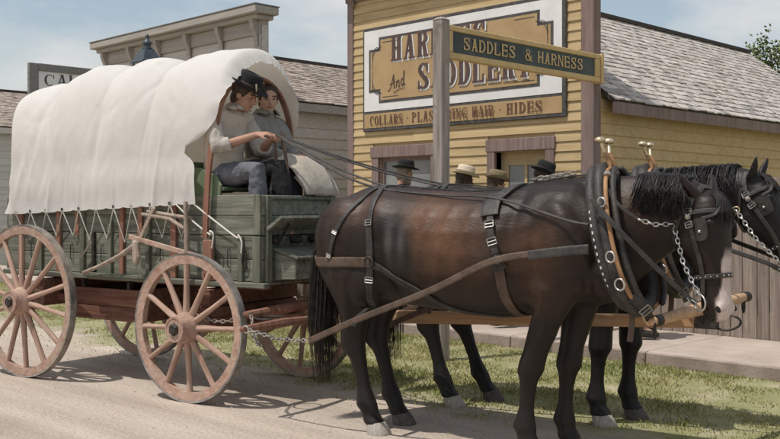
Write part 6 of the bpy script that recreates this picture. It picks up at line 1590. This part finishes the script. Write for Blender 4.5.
JW = dict(pelvis=(-.06, .20, 1.655), waist=(-.06, .20, 1.80), chest=(-.05, .20, 1.965), neck=(-.02, .20, 2.12), head=(.015, .19, 2.25), face=fwd(R(-36), R(-8)), girth=.93,
          sh_r=(-.03, .04, 2.055), sh_l=(-.03, .355, 2.055), el_r=(.07, .03, 1.83), el_l=(.09, .40, 1.83), wr_r=(.235, .12, 1.79), wr_l=(.255, .27, 1.79), hd_r=(.8, .5, -.1), hd_l=(.7, -.5, -.1), pn_r=(0, 0, -1), pn_l=(0, 0, -1), curl=.7,
          hip_r=(-.03, .125, 1.635), hip_l=(-.03, .275, 1.635), kn_r=(.36, .12, 1.66), kn_l=(.36, .29, 1.66), an_r=(.37, .12, 1.23), an_l=(.37, .29, 1.23), ft_r=(1, 0, 0), ft_l=(1, 0, 0))
person('woman passenger in grey collared blouse and cream skirt on the wagon seat', JW, RIG, RZ, 'skin_pale', 'shirt_grey', None,
       dict(collar='shirt_grey', bun=True, skirt=skirt), 0.0085)

def stander(label, loc, rz, H, skin, top, legs, opts, face=0.0, raise_arm=False, bow=0.0):
    k = H / 1.75
    v = lambda x, y, z: (x * k + bow * max(0, z - .95) * .6, y * k, z * k - bow * max(0, z - .95) * .25)
    J = dict(pelvis=v(0, 0, .95), waist=v(0, 0, 1.10), chest=v(.0, 0, 1.29), neck=v(-.005, 0, 1.46), head=v(.03, 0, 1.615), face=fwd(face, R(-12)),
             sh_r=v(0, -.18, 1.40), sh_l=v(0, .18, 1.40), el_r=v(-.02, -.24, 1.11), el_l=v(-.02, .24, 1.11), wr_r=v(.06, -.25, .87), wr_l=v(.06, .25, .87), hd_r=(.25, 0, -1), hd_l=(.25, 0, -1), pn_r=(0, 1, 0), pn_l=(0, -1, 0), curl=.6,
             hip_r=v(0, -.09, .92), hip_l=v(0, .09, .92), kn_r=v(.015, -.10, .50), kn_l=v(.015, .10, .50), an_r=v(0, -.11, .115 / k), an_l=v(.04, .12, .115 / k), ft_r=(1, -.15, 0), ft_l=(1, .2, 0))
    if raise_arm: J.update(el_r=v(.24, -.22, 1.46), wr_r=v(.32, -.16, 1.71), hd_r=(.3, .2, 1), pn_r=(-1, .2, 0))
    return person(label, J, loc, rz, skin, top, legs, opts, 0.014, 'onlookers on the walk')
ZW = .122
stander('bearded man in black round hat and dark coat by the left window', (-8.29, 8.5, ZW), R(52), 1.82, 'skin_light', 'cloth_black', 'cloth_brown', dict(hat=('felt_black', .155, .105, 'crease', -6), beard='hair_grey_beard', hair='hair_grey_beard'), face=R(-8))
stander('man in cream straw hat and pale blue shirt behind the near horse', (-7.25, 8.4, ZW), R(50), 1.71, 'skin_dark', 'shirt_white', 'cloth_black', dict(hat=('straw', .15, .105, 'flat', 0), band='hat_band', vest='cloth_black'), face=R(5))
stander('person in flat olive brown hat between the straw hat and black hat', (-6.63, 8.2, ZW), R(60), 1.64, 'skin_light', 'cloth_brown', 'cloth_brown', dict(hat=('felt_olive', .125, .09, 'flat', 0), band='cloth_brown'), face=R(10))
stander('person in black hat standing in front of the shop door', (-6.32, 8.62, ZW), R(40), 1.72, 'skin_light', 'cloth_black', 'cloth_black', dict(hat=('felt_black', .15, .12, 'crease', 8)), face=R(0))
stander('person in dark boots standing on the walk behind the horses chests', (-5.06, 8.47, ZW), R(42), 1.40, 'skin_light', 'cloth_brown', 'cloth_black', dict(hair='hair_brown'), face=0)

# tiny pieces nobody could pick apart singly
for o in bpy.data.objects:
    if o.parent and o.name.split('.')[0] in ('stitching', 'nose_band_studs', 'tail', 'mane', 'spreader_rings', 'check_chain', 'bit_chain', 'trace_chain', 'stay_chain', 'line_clip'):
        o['kind'] = 'stuff'
